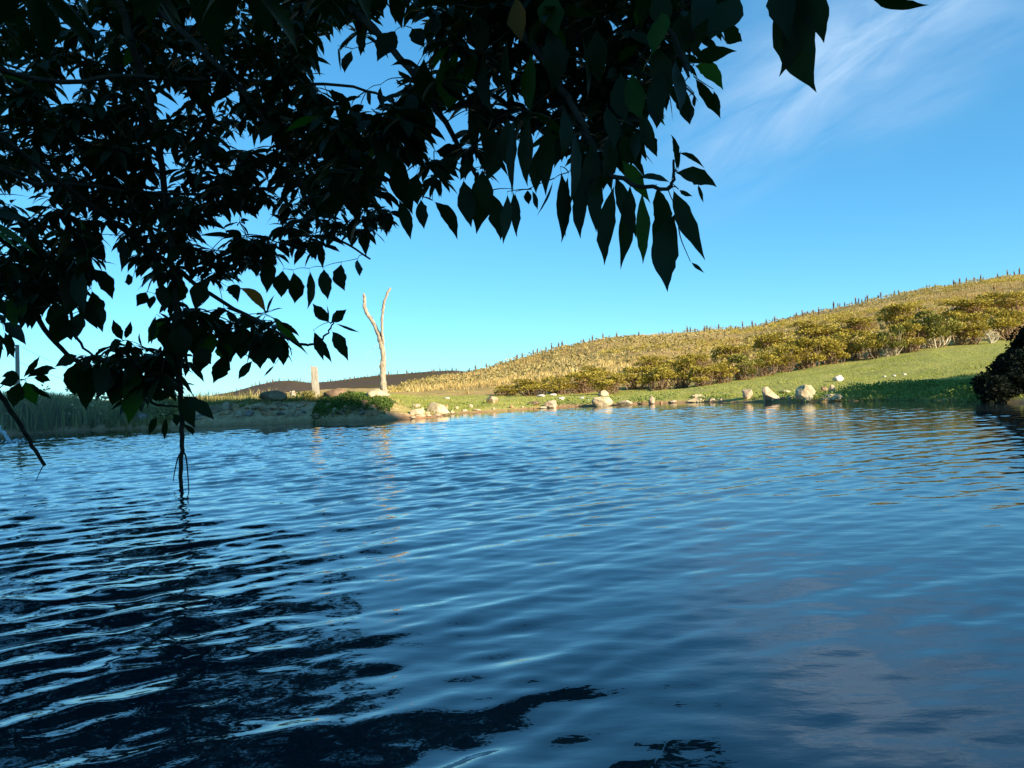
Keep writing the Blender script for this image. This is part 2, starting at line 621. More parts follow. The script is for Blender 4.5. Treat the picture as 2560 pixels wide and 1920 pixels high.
# ------------------------------------------------------------------ rocks
def ico(sub):
    import bmesh
    bm = bmesh.new()
    bmesh.ops.create_icosphere(bm, subdivisions=sub, radius=1)
    v = np.array([x.co[:] for x in bm.verts])
    f = [tuple(y.index for y in x.verts) for x in bm.faces]
    bm.free()
    return v, f


ICO3, ICO2 = ico(4), ico(2)


def rock_verts(seed, style='round', sub=3):
    r = random.Random(seed)
    v, f = ICO3 if sub == 3 else ICO2
    v = v.copy()
    cuts = {'round': 12, 'block': 13, 'slab': 8, 'point': 8}[style]
    for i in range(cuts):
        n = Vector((r.gauss(0, 1), r.gauss(0, 1), r.gauss(0, 0.8))).normalized()
        d = r.uniform(0.46, 0.80) if style != 'round' else r.uniform(0.62, 0.88)
        s = v @ np.array(n)
        over = np.maximum(s - d, 0)
        v -= np.outer(over * 0.96, np.array(n))
    if style == 'point':
        up = np.clip((v[:, 2] + 1) / 2, 0, 1)
        k = 1.08 - 0.42 * up
        v[:, 0] = v[:, 0] * k + r.uniform(-0.25, 0.25) * up
        v[:, 1] *= k
    o = Vector((r.random() * 50, r.random() * 50, r.random() * 50))
    nn = np.array([0.10 * mn.noise(Vector(p) * 1.7 + o) + 0.05 * mn.noise(Vector(p) * 4 + o) + 0.02 * mn.noise(Vector(p) * 11 + o) for p in v])
    v = v * (1 + nn)[:, None]
    mi, ma = v.min(0), v.max(0)
    v = (v - (mi + ma) / 2) / (ma - mi)
    return v, f


def rock(px, py, w, h, style, mat, label, group=None, seed=None, name='rock', depth=0.9, rot=None, cat=None, Y=None):
    """(px, py) is the middle of the rock's foot in the photograph, w and h its size there"""
    p = hit(px, py) if Y is None else at(px, py, Y)
    if p is None:
        return
    s = p.y / F
    W, H = w * s, h * s
    seed = seed if seed is not None else int(px * 7 + py)
    v, f = rock_verts(seed, style, 3 if w > 24 else 2)
    v = v * np.array((W, W * depth, H * 1.22))
    v[:, 2] += H * 0.42
    o_ = bpy.data.meshes.new(name)
    o_.from_pydata(v.tolist(), [], f)
    o_.materials.append(RM[mat])
    if w > 24:
        o_.polygons.foreach_set('use_smooth', [True] * len(o_.polygons))
        try:
            o_.set_sharp_from_angle(angle=R(28))
        except Exception:
            pass
    ob = bpy.data.objects.new(name, o_)
    C.objects.link(ob)
    ob.location = (p.x, p.y + W * depth * 0.35, p.z)
    ob.rotation_euler.z = random.Random(seed).uniform(-0.3, 0.3) if rot is None else rot
    return tag(ob, label, cat or ('boulder' if name == 'boulder' else 'rock'), group)


SHORE = 'stones along the sunlit shore'
BANKG = 'stones in the shaded earth bank'
rock(2018, 1004, 48, 40, 'round', 'cream', 'largest rounded cream boulder at the sunlit water edge', SHORE, name='boulder', seed=3)
rock(1931, 1005, 42, 37, 'point', 'pink', 'pinkish boulder with a pointed top beside the largest cream boulder', SHORE, name='boulder', seed=12)
rock(1873, 997, 27, 23, 'block', 'pink', 'tan block of stone with a dark side, on the turf beyond the pointed boulder', SHORE, seed=5)
rock(1966, 984, 27, 9, 'slab', 'cream', 'flat pale stone between the pointed boulder and the largest cream boulder', SHORE, seed=8)
rock(1976, 998, 15, 7, 'slab', 'cream', 'small pale stone low between the two big shore boulders', SHORE, seed=9)
rock(1748, 995, 42, 10, 'slab', 'cream', 'long flat pale slab lying on the turf by the water', SHORE, seed=14, depth=0.5)
rock(1748, 1006, 60, 9, 'slab', 'cream', 'low sandy slab at the waterline below the long flat slab', SHORE, seed=15, depth=0.4)
rock(1630, 1010, 15, 20, 'block', 'pink', 'narrow upright stone standing alone at the waterline', SHORE, seed=17)
rock(1566, 1013, 38, 13, 'slab', 'cream', 'low pale stone at the waterline between the upright stone and the wedge slab', SHORE, seed=19, depth=0.6)
rock(1508, 1016, 58, 24, 'slab', 'cream', 'wedge-shaped pale slab tilted down into the water', SHORE, seed=22, depth=0.6)
rock(1510, 991, 28, 16, 'point', 'pink', 'greyish pink stone on the turf right behind the wedge slab', SHORE, seed=25)
rock(1378, 1020, 36, 19, 'block', 'pink', 'broken tan rock at the waterline below the small pale turf stones', SHORE, seed=27)
rock(1336, 1016, 34, 12, 'slab', 'brown', 'low cracked brown rock joined to the broken tan rock', SHORE, seed=28)
rock(1231, 1009, 30, 19, 'block', 'pink', 'pink block of stone on the grassy edge halfway to the dead tree', SHORE, seed=30)
rock(1353, 993, 22, 7, 'round', 'white', 'pale stone at the foot of the low shrubs, largest of the turf stones there', SHORE, seed=31)
rock(1383, 990, 17, 6, 'slab', 'white', 'thin pale stone touching the foot of the shrubs', SHORE, seed=32)
rock(1403, 1000, 20, 8, 'round', 'white', 'oval white stone alone in the middle of the turf', SHORE, seed=33)
rock(1455, 999, 12, 7, 'round', 'white', 'small white stone on the turf near the wedge slab', SHORE, seed=34)
rock(1472, 1002, 9, 4, 'round', 'white', 'tiny white stone on the turf close to the wedge slab', SHORE, seed=35)
rock(1177, 1020, 12, 9, 'round', 'cream', 'small cream stone in weeds between the pink block and the rocky point', SHORE, seed=36)
rock(1116, 998, 16, 5, 'slab', 'white', 'flat pale stone in the grass above the rocky point', SHORE, seed=37)
rock(1095, 1034, 58, 29, 'block', 'cream', 'widest cracked slab of the rocky point near the dead tree', SHORE, seed=38, depth=0.6)
rock(1045, 1040, 36, 18, 'block', 'cream', 'angular pale rock at the water on the rocky point', SHORE, seed=39)
rock(1040, 1024, 24, 14, 'block', 'pink', 'reddish rock at the top of the rocky point', SHORE, seed=40)
rock(1130, 1035, 13, 9, 'round', 'cream', 'small loose stone at the tip of the rocky point', SHORE, seed=41)
rock(1070, 1043, 16, 7, 'slab', 'cream', 'thin stone lying in the water edge of the rocky point', SHORE, seed=42)
rock(2081, 1003, 56, 17, 'slab', 'cream', 'low layered slab at the water beside the largest cream boulder', SHORE, seed=44, depth=0.5)
rock(2082, 979, 16, 17, 'point', 'pink', 'small pinkish stone above the low layered slab', SHORE, seed=45)
rock(2062, 978, 22, 12, 'round', 'brown', 'brown stone half hidden in weeds by the small pinkish stone', SHORE, seed=46)
rock(2100, 953, 29, 15, 'block', 'white', 'bright white rock lying alone on the meadow', seed=48)
for i, (a, b) in enumerate(((2213, 943), (2237, 941), (2262, 938))):
    rock(a, b, 9 if i < 2 else 10, 4 + i // 2, 'round', 'white', ('tiny white stone in the meadow line of three, on the side of the white rock', 'tiny white stone in the middle of the meadow line of three', 'largest stone of the white meadow line of three, toward the dark shrub')[i], 'three white pebbles on the meadow', seed=50 + i, name='pebble', cat='pebble')
rock(2395, 775, 28, 7, 'slab', 'white', 'flat white rock high on the hillside above the tall shrubs', seed=55)
rock(2474, 741, 12, 5, 'round', 'pink', 'small pale rock up the slope from the flat white rock', seed=56)
# shaded bank
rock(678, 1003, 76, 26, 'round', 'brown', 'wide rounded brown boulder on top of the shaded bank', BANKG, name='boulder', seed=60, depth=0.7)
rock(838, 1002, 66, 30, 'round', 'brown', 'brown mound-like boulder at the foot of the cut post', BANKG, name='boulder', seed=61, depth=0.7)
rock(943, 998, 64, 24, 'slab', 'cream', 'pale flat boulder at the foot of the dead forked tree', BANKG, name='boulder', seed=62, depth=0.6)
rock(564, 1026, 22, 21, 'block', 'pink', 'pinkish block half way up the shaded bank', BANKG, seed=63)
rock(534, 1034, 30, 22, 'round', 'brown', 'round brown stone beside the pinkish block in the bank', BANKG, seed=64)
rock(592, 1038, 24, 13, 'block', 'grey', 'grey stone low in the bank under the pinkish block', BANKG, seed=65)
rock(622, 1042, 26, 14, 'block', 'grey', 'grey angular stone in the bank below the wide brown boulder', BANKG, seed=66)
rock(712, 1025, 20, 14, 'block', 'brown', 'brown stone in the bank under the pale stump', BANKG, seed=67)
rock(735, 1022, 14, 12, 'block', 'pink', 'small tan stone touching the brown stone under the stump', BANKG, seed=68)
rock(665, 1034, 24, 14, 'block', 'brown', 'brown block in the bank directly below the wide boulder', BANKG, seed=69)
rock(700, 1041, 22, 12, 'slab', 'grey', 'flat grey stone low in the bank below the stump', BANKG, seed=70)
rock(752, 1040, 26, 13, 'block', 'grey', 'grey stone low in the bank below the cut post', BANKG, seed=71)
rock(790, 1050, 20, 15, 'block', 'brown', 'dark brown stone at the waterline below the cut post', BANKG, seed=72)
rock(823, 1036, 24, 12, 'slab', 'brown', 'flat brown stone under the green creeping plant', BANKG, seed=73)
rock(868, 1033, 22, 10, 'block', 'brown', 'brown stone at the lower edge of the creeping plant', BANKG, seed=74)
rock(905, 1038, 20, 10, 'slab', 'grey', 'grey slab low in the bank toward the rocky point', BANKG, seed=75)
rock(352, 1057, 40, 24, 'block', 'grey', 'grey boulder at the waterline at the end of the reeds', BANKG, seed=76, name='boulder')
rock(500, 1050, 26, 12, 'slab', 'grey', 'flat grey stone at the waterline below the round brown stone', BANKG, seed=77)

rs = random.Random(91)
k = 0
while k < 46:
    a = rs.uniform(485, 985)
    b = rs.uniform(1016, 1050) - (a - 700) * 0.02
    p = hit(a, b)
    if p is None or p.z < 0.03 or p.y > 18.5:
        continue
    rock(a, b, rs.uniform(12, 30), rs.uniform(9, 18), rs.choice(('block', 'slab', 'block')), rs.choice(('clay', 'brown', 'clay', 'pink')), 'small stone set in the bare earth of the shaded bank', 'small stones in the bank earth', seed=900 + k, name='stone')
    k += 1

k = 0
while k < 44:
    a = rs.uniform(1020, 2090) if k > 16 else rs.uniform(1015, 1150)
    b = np.interp(a, [q[0] for q in shore_px], [q[1] for q in shore_px]) - rs.uniform(-1, 6 if k > 16 else 24)
    p = hit(a, b)
    k += 1
    if p is None or p.y > 19:
        continue
    rock(a, b, rs.uniform(7, 22), rs.uniform(4, 10), rs.choice(('block', 'slab', 'round')), rs.choice(('cream', 'pink', 'cream', 'clay')), 'small pale stone at the sunlit water edge', 'small stones at the sunlit water edge', seed=1200 + k, name='stone')

# pale stump
p = hit(732, 997)
st = empty('tree_stump', p)
s = p.y / F
mb = MB()
vv = []
for k in range(9):
    an = 2 * math.pi * k / 9
    vv.append((an, rnd.uniform(0.75, 1.0)))
rad = 9 * s
ring = [[(math.cos(a) * rad * q * sc_, math.sin(a) * rad * q * sc_, z) for a, q in vv] for sc_, z in ((1.25, -0.03), (1.0, 0.05), (0.9, 0.12))]
top = [(math.cos(a) * rad * q * 0.88, math.sin(a) * rad * q * 0.88, 0.15 + 0.05 * rnd.random()) for a, q in vv]
allv = ring[0] + ring[1] + ring[2] + top + [(0, 0, 0.14)]
ff = []
for r_ in range(3):
    for k in range(9):
        ff.append((r_ * 9 + k, r_ * 9 + (k + 1) % 9, (r_ + 1) * 9 + (k + 1) % 9, (r_ + 1) * 9 + k))
for k in range(9):
    ff.append((27 + k, 27 + (k + 1) % 9, 36))
mb.add(allv, ff)
mb.build('trunk', m_dead.m, st)
mb = MB()
for k in range(4):
    an = k * 1.6 + 0.4
    mb.tube([(math.cos(an) * rad * 0.8, math.sin(an) * rad * 0.8, 0.05), (math.cos(an) * rad * 1.5, math.sin(an) * rad * 1.5, 0.0), (math.cos(an) * rad * 2.1, math.sin(an) * rad * 2.1, -0.05)], [0.02, 0.016, 0.01], 5)
mb.build('root', m_dead.m, st)
tag(st, 'pale broken tree stump on the shaded bank beside the wide brown boulder', 'stump')

# ------------------------------------------------------------------ dead forked tree
base = hit(960, 990)
D = base.y


def polyline(pts, radii, per=5, jit=0.0, r=None):
    """Catmull-Rom through points, radii interpolated"""
    P = [Vector(p) for p in pts]
    P = [P[0] * 2 - P[1]] + P + [P[-1] * 2 - P[-2]]
    out, rad_ = [], []
    for i in range(1, len(P) - 2):
        for k in range(per):
            t = k / per
            a, b, c_, d_ = P[i - 1], P[i], P[i + 1], P[i + 2]
            q = 0.5 * ((2 * b) + (c_ - a) * t + (2 * a - 5 * b + 4 * c_ - d_) * t * t + (3 * b - a - 3 * c_ + d_) * t ** 3)
            if jit:
                q = q + Vector((r.gauss(0, jit), r.gauss(0, jit), r.gauss(0, jit)))
            out.append(q)
            rad_.append(radii[i - 1] * (1 - t) + radii[i] * t)
    out.append(P[-2])
    rad_.append(radii[-1])
    return out, rad_


dt = empty('dead_tree', base)


def dpt(px, py, dy=0.0):
    return at(px, py, D + dy) - base


def dead_limb(name, pts, widths, per=5, sides=12, jit=0.006, parent=None):
    w = [x * 0.86 * D / F / 2 for x in widths]
    P, W = polyline([dpt(*q) for q in pts], w, per, jit, rnd)
    W = [x * rnd.uniform(0.9, 1.12) for x in W]
    m = MB()
    m.tube(P, W, sides)
    for arr in m.v:
        for i in range(len(arr)):
            q = Vector(arr[i])
            arr[i] += np.array(mn.noise_vector(q * 9)) * 0.012 + np.array(mn.noise_vector(q * 28)) * 0.005
    return m.build(name, m_dead.m, parent or dt, smooth=True)


trunk = dead_limb('trunk', [(962, 1004), (961, 985), (958, 965), (957, 939), (958, 905), (958, 884), (955, 868), (952, 855)], [27, 23, 20, 18, 16, 15, 15, 13])
dead_limb('branch', [(954, 862), (950, 848, 0.02), (945, 833, 0.05), (936, 812, 0.08), (926, 797, 0.1), (916, 781, 0.12), (911, 764, 0.14), (912, 748, 0.15), (910, 734, 0.16)], [13, 14, 13, 12, 11, 11, 10, 10, 8])
dead_limb('branch', [(957, 872), (957, 850, -0.03), (955, 828, -0.05), (955, 800, -0.08), (957, 775, -0.1), (961, 754, -0.12), (968, 736, -0.12), (976, 719, -0.13)], [9, 9, 8, 8, 8, 7.5, 7, 5.5])
dead_limb('twig', [(953, 855, -0.05), (940, 864, -0.1), (927, 878, -0.12), (912, 889, -0.13)], [2.2, 1.8, 1.5, 0.9], sides=5, jit=0.002)
dead_limb('twig', [(954, 905, -0.08), (943, 921, -0.1), (934, 926, -0.1), (926, 933, -0.1), (915, 938, -0.1)], [2.2, 1.7, 1.5, 1.2, 0.8], sides=5, jit=0.002)
dead_limb('twig', [(911, 752, 0.14), (907, 747, 0.12), (904, 742, 0.1)], [3, 2.2, 1.2], sides=5, jit=0.001)
dead_limb('twig', [(932, 805, 0.09), (931, 797, 0.06), (931, 787, 0.05)], [2.6, 2.0, 1.0], sides=5, jit=0.001)
tag(dt, 'bare bleached dead tree forking into two limbs on the bank', 'tree')

# ------------------------------------------------------------------ posts and wire
pb = hit(792, 995)
po = empty('cut_post', pb)
s = pb.y / F
mb = MB()
topz = (at(785, 916, pb.y) - pb)
w_, d_ = 15 * s / 2, 13 * s / 2
sect = [(-1, -1), (-0.2, -1.08), (1, -0.9), (1.05, 0.2), (0.95, 1), (-1, 0.95)]
vs = []
for k in range(7):
    f_ = k / 6
    cx, cy, cz = topz.x * f_, topz.y * f_, -0.1 + (topz.z + 0.1) * f_
    for (a, b) in sect:
        j = 1 + rnd.uniform(-0.05, 0.05)
        vs.append((cx + a * w_ * j * (1.05 - 0.08 * f_), cy + b * d_ * j, cz + (a * -0.012 if k == 6 else 0)))
fs = []
for k in range(6):
    for i in range(6):
        fs.append((k * 6 + i, k * 6 + (i + 1) % 6, (k + 1) * 6 + (i + 1) % 6, (k + 1) * 6 + i))
fs.append(tuple(36 + i for i in range(6)))
mb.add(vs, fs)
mb.build('shaft', m_post.m, po)
tag(po, 'short grey cut post with a flat sawn top on the shaded bank', 'post')

mfen = Mat('fence_wood', 0.9, 0.1)
mfen.color(mfen.ramp(mfen.noise(9, 5, 0.7, stretch=(4, 4, 0.6)), [(0.3, (0.22, 0.19, 0.15)), (0.7, (0.44, 0.40, 0.34))]))
fb = at(40, 975, 17.5)
fp = empty('fence_post', (fb.x, fb.y, gz(fb.x, fb.y) - 0.1))
ft = at(43, 862, 17.5) - Vector(fp.location)
mb = MB()
P, W = polyline([(0, 0, 0), ft * 0.5 + Vector((0.01, 0, 0)), ft], [0.05, 0.045, 0.04], 4)
mb.tube(P, W, 8)
mb.build('shaft', mfen.m, fp)
mb = MB()
mwire = Mat('rusty_wire', 0.6, 0.4)
mwire.b.inputs['Base Color'].default_value = (0.16, 0.13, 0.11, 1)
w0 = Vector(fp.location)
for (a, b) in (((50, 866, 17.4), (215, 938, 17.6)), ((48, 905, 17.4), (215, 965, 17.6))):
    p0, p1 = at(*a) - w0, at(*b) - w0
    mb.tube([p0.lerp(p1, t) + Vector((0, 0, -0.03 * math.sin(math.pi * t))) for t in np.linspace(0, 1, 9)], [0.0035] * 9, 4)
mb.build('wire', mwire.m, fp)
tag(fp, 'thin grey fence post with sagging wires among the reeds', 'fence post')


# ------------------------------------------------------------------ shrubs at the foot of the hill
def veg_mat(name, c0, c1, c2, rough=0.8, tl=0.25):
    m = Mat(name, rough, 0.15)
    a = m.attr('Col')
    s_ = m.n.new('ShaderNodeSeparateColor')
    m.l.new(a.outputs['Color'], s_.inputs[0])
    m.color(m.ramp(s_.outputs[0], [(0.0, c0), (0.5, c1), (1.0, c2)]))
    translucent(m, tl, c1)
    return m.m


m_gold = veg_mat('golden_foliage', (0.17, 0.135, 0.02), (0.36, 0.285, 0.045), (0.56, 0.46, 0.10))
m_olive = veg_mat('olive_foliage', (0.10, 0.10, 0.02), (0.21, 0.20, 0.04), (0.38, 0.33, 0.08))
m_dry = veg_mat('dry_foliage', (0.12, 0.06, 0.03), (0.25, 0.14, 0.06), (0.40, 0.25, 0.12))
m_green = veg_mat('green_foliage', (0.07, 0.12, 0.025), (0.16, 0.23, 0.045), (0.34, 0.38, 0.11))
m_shade = veg_mat('shaded_foliage', (0.004, 0.008, 0.004), (0.008, 0.013, 0.006), (0.016, 0.022, 0.009))  # near-black leaf colour stands in for shade on the bank shrub
m_stem = Mat('shrub_stem', 0.9, 0.1)
m_stem.color(m_stem.ramp(m_stem.noise(6, 4), [(0.3, (0.16, 0.10, 0.06)), (0.7, (0.34, 0.24, 0.15))]))
m_pale = Mat('pale_stem', 0.9, 0.1)
m_pale.color(m_pale.ramp(m_pale.noise(6, 4), [(0.3, (0.34, 0.29, 0.19)), (0.7, (0.58, 0.52, 0.38))]))
m_reed = veg_mat('reed', (0.12, 0.12, 0.03), (0.36, 0.31, 0.10), (0.68, 0.54, 0.26))
m_grass = veg_mat('meadow_grass', (0.22, 0.25, 0.04), (0.35, 0.36, 0.07), (0.50, 0.46, 0.15))
m_tuss = veg_mat('tussock', (0.28, 0.18, 0.06), (0.48, 0.34, 0.11), (0.64, 0.51, 0.22))


def leaf_quads(P, N, L, Wd, rg, val):
    """little folded leaves at points P along directions N; two triangles each"""
    n = len(P)
    N = N / (np.linalg.norm(N, axis=1, keepdims=True) + 1e-9)
    q = rg.normal(size=(n, 3))
    S = np.cross(N, q)
    S /= (np.linalg.norm(S, axis=1, keepdims=True) + 1e-9)
    L = (L * rg.uniform(0.6, 1.35, n))[:, None]
    Wd = (Wd * rg.uniform(0.6, 1.3, n))[:, None]
    a, b = P, P + N * L
    c_ = P + N * L * 0.5 + S * Wd
    d = P + N * L * 0.5 - S * Wd
    V = np.stack([a, c_, b, d], 1).reshape(-1, 3)
    Q = np.arange(4 * n).reshape(n, 4)
    col = np.repeat(np.clip(val, 0, 1), 4)
    return V, Q, np.stack([col, col, col], -1)


def mesh_from(V, Q, col, name, mat):
    o = quads_to_mesh(name, V, Q, mat, smooth=False, col=col)
    me = o.data
    bpy.data.objects.remove(o)
    return me


def lobes(rg, n, flat=0.55):
    out = []
    for i in range(n):
        an = rg.uniform(0, 6.283)
        rr = math.sqrt(rg.random()) * 0.36
        r_ = rg.uniform(0.14, 0.24)
        out.append((math.cos(an) * rr, math.sin(an) * rr, rg.uniform(0.30, 0.84) - rr * 0.35, r_))
    return out


def make_shrub_meshes(seed, mat_top, stem_mat, dry=True, nlob=11, nleaf=2600):
    rg = np.random.default_rng(seed)
    r = random.Random(seed)
    lb = lobes(rg, nlob)
    m = MB()
    for (lx, ly, lz, lr) in lb:
        for q in range(2):
            b0 = Vector((lx * 0.25 + r.gauss(0, 0.05), ly * 0.25 + r.gauss(0, 0.05), -0.04))
            e = Vector((lx + r.gauss(0, lr * 0.4), ly + r.gauss(0, lr * 0.4), lz))
            mid = b0.lerp(e, 0.5) + Vector((lx * 0.25 + r.gauss(0, 0.03), ly * 0.25 + r.gauss(0, 0.03), -0.04))
            P, W = polyline([b0, mid, e], [0.016, 0.011, 0.005], 3)
            m.tube(P, W, 5, cap=False)
    stems = m.mesh('stem', [stem_mat])
    P, N, val = [], [], []
    for (lx, ly, lz, lr) in lb:
        k = int(nleaf / nlob)
        dirs = rg.normal(size=(k, 3))
        dirs[:, 2] = np.abs(dirs[:, 2]) * 1.0 - 0.25
        dirs /= np.linalg.norm(dirs, axis=1, keepdims=True)
        rad = lr * (0.45 + 0.6 * rg.random(k) ** 0.6)
        pp = np.array([lx, ly, lz]) + dirs * rad[:, None] * np.array([1, 1, 0.8])
        P.append(pp)
        N.append(dirs + np.array([0, 0, 0.5]) + rg.normal(size=(k, 3)) * 0.5)
        val.append(rg.normal(0.5 + rg.normal(0, 0.13), 0.2, k))
    P, N, val = np.concatenate(P), np.concatenate(N), np.concatenate(val)
    V, Q, col = leaf_quads(P, N, 0.062, 0.020, rg, val)
    fol = mesh_from(V, Q, col, 'foliage', mat_top)
    k = 550
    an, rr = rg.uniform(0, 6.283, k), np.sqrt(rg.random(k)) * 0.40
    z = rg.uniform(0.05, 0.55, k)
    rr = rr * (0.55 + z)
    P = np.stack([np.cos(an) * rr, np.sin(an) * rr, z], -1)
    N = rg.normal(size=(k, 3)) + np.array([0, 0, -0.3])
    V, Q, col = leaf_quads(P, N, 0.06, 0.012, rg, rg.normal(0.5, 0.25, k))
    dryl = mesh_from(V, Q, col, 'dry_foliage', m_dry)
    return stems, fol, dryl


SV = [make_shrub_meshes(100 + i, m_gold, m_stem, nlob=12 + i % 4) for i in range(5)]
SVO = [make_shrub_meshes(140 + i, m_olive, m_pale if i else m_stem, nlob=12) for i in range(2)]


def shrub(px, py, w, h, variant, label, group='shrubs along the foot of the hill', name='shrub'):
    p = hit(px, py)
    s_ = p.y / F
    root = empty(name, (p.x, p.y + w * s_ * 0.3, p.z - 0.02))
    W, H = w * s_ * 1.42, h * s_ * 1.14
    rz_ = rnd.uniform(0, 6.28)
    for nm, me in zip(('stems', 'foliage', 'dry_foliage'), variant):
        o = bpy.data.objects.new(nm, me)
        C.objects.link(o)
        o.parent = root
        o.scale = (W, W, H)
        o.rotation_euler.z = rz_
    return tag(root, label, 'shrub', group)


shrub_list = [
    (1265, 990, 62, 28, 'low straggling shrub at the end of the row toward the dead tree'),
    (1335, 990, 84, 44, 'wide yellow shrub above the pale turf stones, second from the low straggling one'),
    (1400, 988, 70, 46, 'yellow shrub rising behind the oval white stone'),
    (1462, 985, 80, 62, 'bushy golden shrub just short of the wedge slab'),
    (1528, 987, 66, 56, 'golden shrub whose brown stems reach down behind the wedge slab'),
    (1592, 974, 74, 58, 'brown twiggy shrub over the low pale waterline stone'),
    (1650, 976, 66, 66, 'tall brown-stemmed shrub at the dip in the turf edge'),
    (1706, 972, 70, 76, 'golden shrub with reddish bare stems above the long flat slab'),
    (1766, 964, 64, 54, 'low shrub on the rise between the reddish stems and the dark hollow'),
    (1815, 957, 58, 58, 'small golden shrub leaning over the dark hollow'),
    (1866, 950, 70, 64, 'grey-green shrub with pale stems beside the dark hollow'),
    (1918, 940, 58, 62, 'brown-stemmed shrub straight above the tan block of stone'),
    (1968, 931, 60, 68, 'shrub with thick brown base above the pointed boulder'),
    (2022, 921, 70, 82, 'large golden shrub above the largest cream boulder'),
    (2078, 911, 74, 74, 'bright yellow rounded shrub above the white meadow rock'),
    (2138, 900, 76, 74, 'golden shrub with a fringe of pale bare stems at its foot'),
    (2195, 895, 56, 70, 'dark-based shrub with a shady hollow under it'),
    (2238, 889, 50, 78, 'olive shrub with arching pale stems beside the shady hollow'),
    (2284, 880, 66, 80, 'tall shrub on a tuft of pale straight stems'),
    (2340, 870, 100, 104, 'largest rounded olive-gold shrub on the upper meadow edge'),
    (2424, 862, 80, 80, 'full golden shrub between the largest one and the bare grey bush'),
    (2540, 848, 90, 84, 'golden shrub at the top of the meadow above the dark bank shrub'),
]
for i, (a, b, w, h, lab) in enumerate(shrub_list):
    v = SVO[i % 2] if ('olive' in lab or 'grey-green' in lab) else SV[i % 5]
    shrub(a, b, w, h, v, lab)
# second rank, partly hidden
for (a, b, w, h, lab) in [(1495, 958, 60, 44, 'shrub in the second rank above the bushy golden one'), (1640, 930, 70, 40, 'shrub up the slope behind the tall brown-stemmed one'),
                          (1745, 925, 80, 44, 'shrub up the slope behind the reddish-stemmed one'), (1840, 905, 80, 46, 'shrub on the slope above the dark hollow'),
                          (1945, 880, 84, 52, 'shrub on the slope above the thick brown-based one'), (2050, 858, 90, 56, 'shrub on the slope behind the large golden one'),
                          (2160, 842, 80, 54, 'shrub on the slope behind the pale-fringed one'), (2270, 815, 80, 60, 'dark-sided shrub beside the top of the largest one'),
                          (2450, 800, 110, 60, 'broad golden shrub on the slope behind the bare grey bush'), (2540, 785, 100, 58, 'highest golden shrub on the slope above the dark bank shrub')]:
    shrub(a, b, w, h, rnd.choice(SV), lab)

# bare grey bush
p = hit(2478, 858)
db = empty('bare_bush', p)
s = p.y / F
mb = MB()
mt = MB()
for i in range(16):
    an = rnd.uniform(-1.3, 1.3)
    L = 38 * s * rnd.uniform(0.7, 1.05)
    e = Vector((math.sin(an) * L * 0.8, rnd.gauss(0, 0.12), math.cos(an) * L * 0.95))
    P, W = polyline([(0, 0, -0.03), e * 0.5 + Vector((rnd.gauss(0, 0.03), 0, rnd.gauss(0, 0.03))), e], [0.017, 0.012, 0.005], 3)
    mb.tube(P, W, 5)
    for k in range(3):
        q = e * rnd.uniform(0.55, 0.95)
        e2 = q + Vector((rnd.gauss(0, 0.1), rnd.gauss(0, 0.06), rnd.uniform(0.05, 0.18)))
        mt.tube([q, e2], [0.007, 0.003], 4)
mb.build('stems', m_pale.m, db)
mt.build('twigs', m_pale.m, db)
tag(db, 'leafless pale grey bush fanning out beside the golden shrubs', 'bush')

# ------------------------------------------------------------------ rosette plants with woolly trunks all over the hill
m_ros = veg_mat('rosette_leaf', (0.20, 0.16, 0.05), (0.36, 0.29, 0.10), (0.52, 0.44, 0.20))
m_trk = Mat('woolly_trunk', 0.95, 0.05)
m_trk.color(m_trk.ramp(m_trk.noise(8, 4), [(0.3, (0.05, 0.035, 0.025)), (0.7, (0.15, 0.10, 0.065))]))


def frail_geo(r, H, Wt, crown):
    """trunk in a skirt of dead leaves, rosette of stiff leaves on top"""
    m = MB()
    prof = [(0.0, 0.7), (0.15, 0.85), (0.5, 1.0), (0.85, 1.15), (1.0, 0.8)]
    lean = (r.gauss(0, 0.04) * H, r.gauss(0, 0.04) * H)
    m.tube([(lean[0] * z, lean[1] * z, z * H - 0.05) for z, _ in prof], [Wt * q for _, q in prof], 6, mat=0, col=(0.5, 0.5, 0.5))
    top = Vector((lean[0], lean[1], H - 0.05))
    for i in range(13):
        an = i * 2.4
        el = r.uniform(0.0, 1.15)
        dr = Vector((math.cos(an) * math.cos(el), math.sin(an) * math.cos(el), math.sin(el)))
        sd = dr.cross(Vector((0, 0, 1))).normalized() * crown * 0.13
        b = top + dr * crown * 0.1
        val = r.uniform(0.1, 1.0)
        m.add([tuple(b), tuple(b + dr * crown * 0.55 + sd), tuple(b + dr * crown), tuple(b + dr * crown * 0.55 - sd)], [(0, 1, 2, 3)], 1, (val, val, val))
    return m


FV = []
for i in range(6):
    r = random.Random(300 + i)
    m = frail_geo(r, 1.0, 0.12 + 0.04 * r.random(), 0.28 + 0.1 * r.random())
    FV.append(m.mesh('rosette_plant', [m_trk.m, m_ros]))


def skyline_y(px):
    return np.interp(px, [q[0] for q in sky_px], [q[1] for q in sky_px])


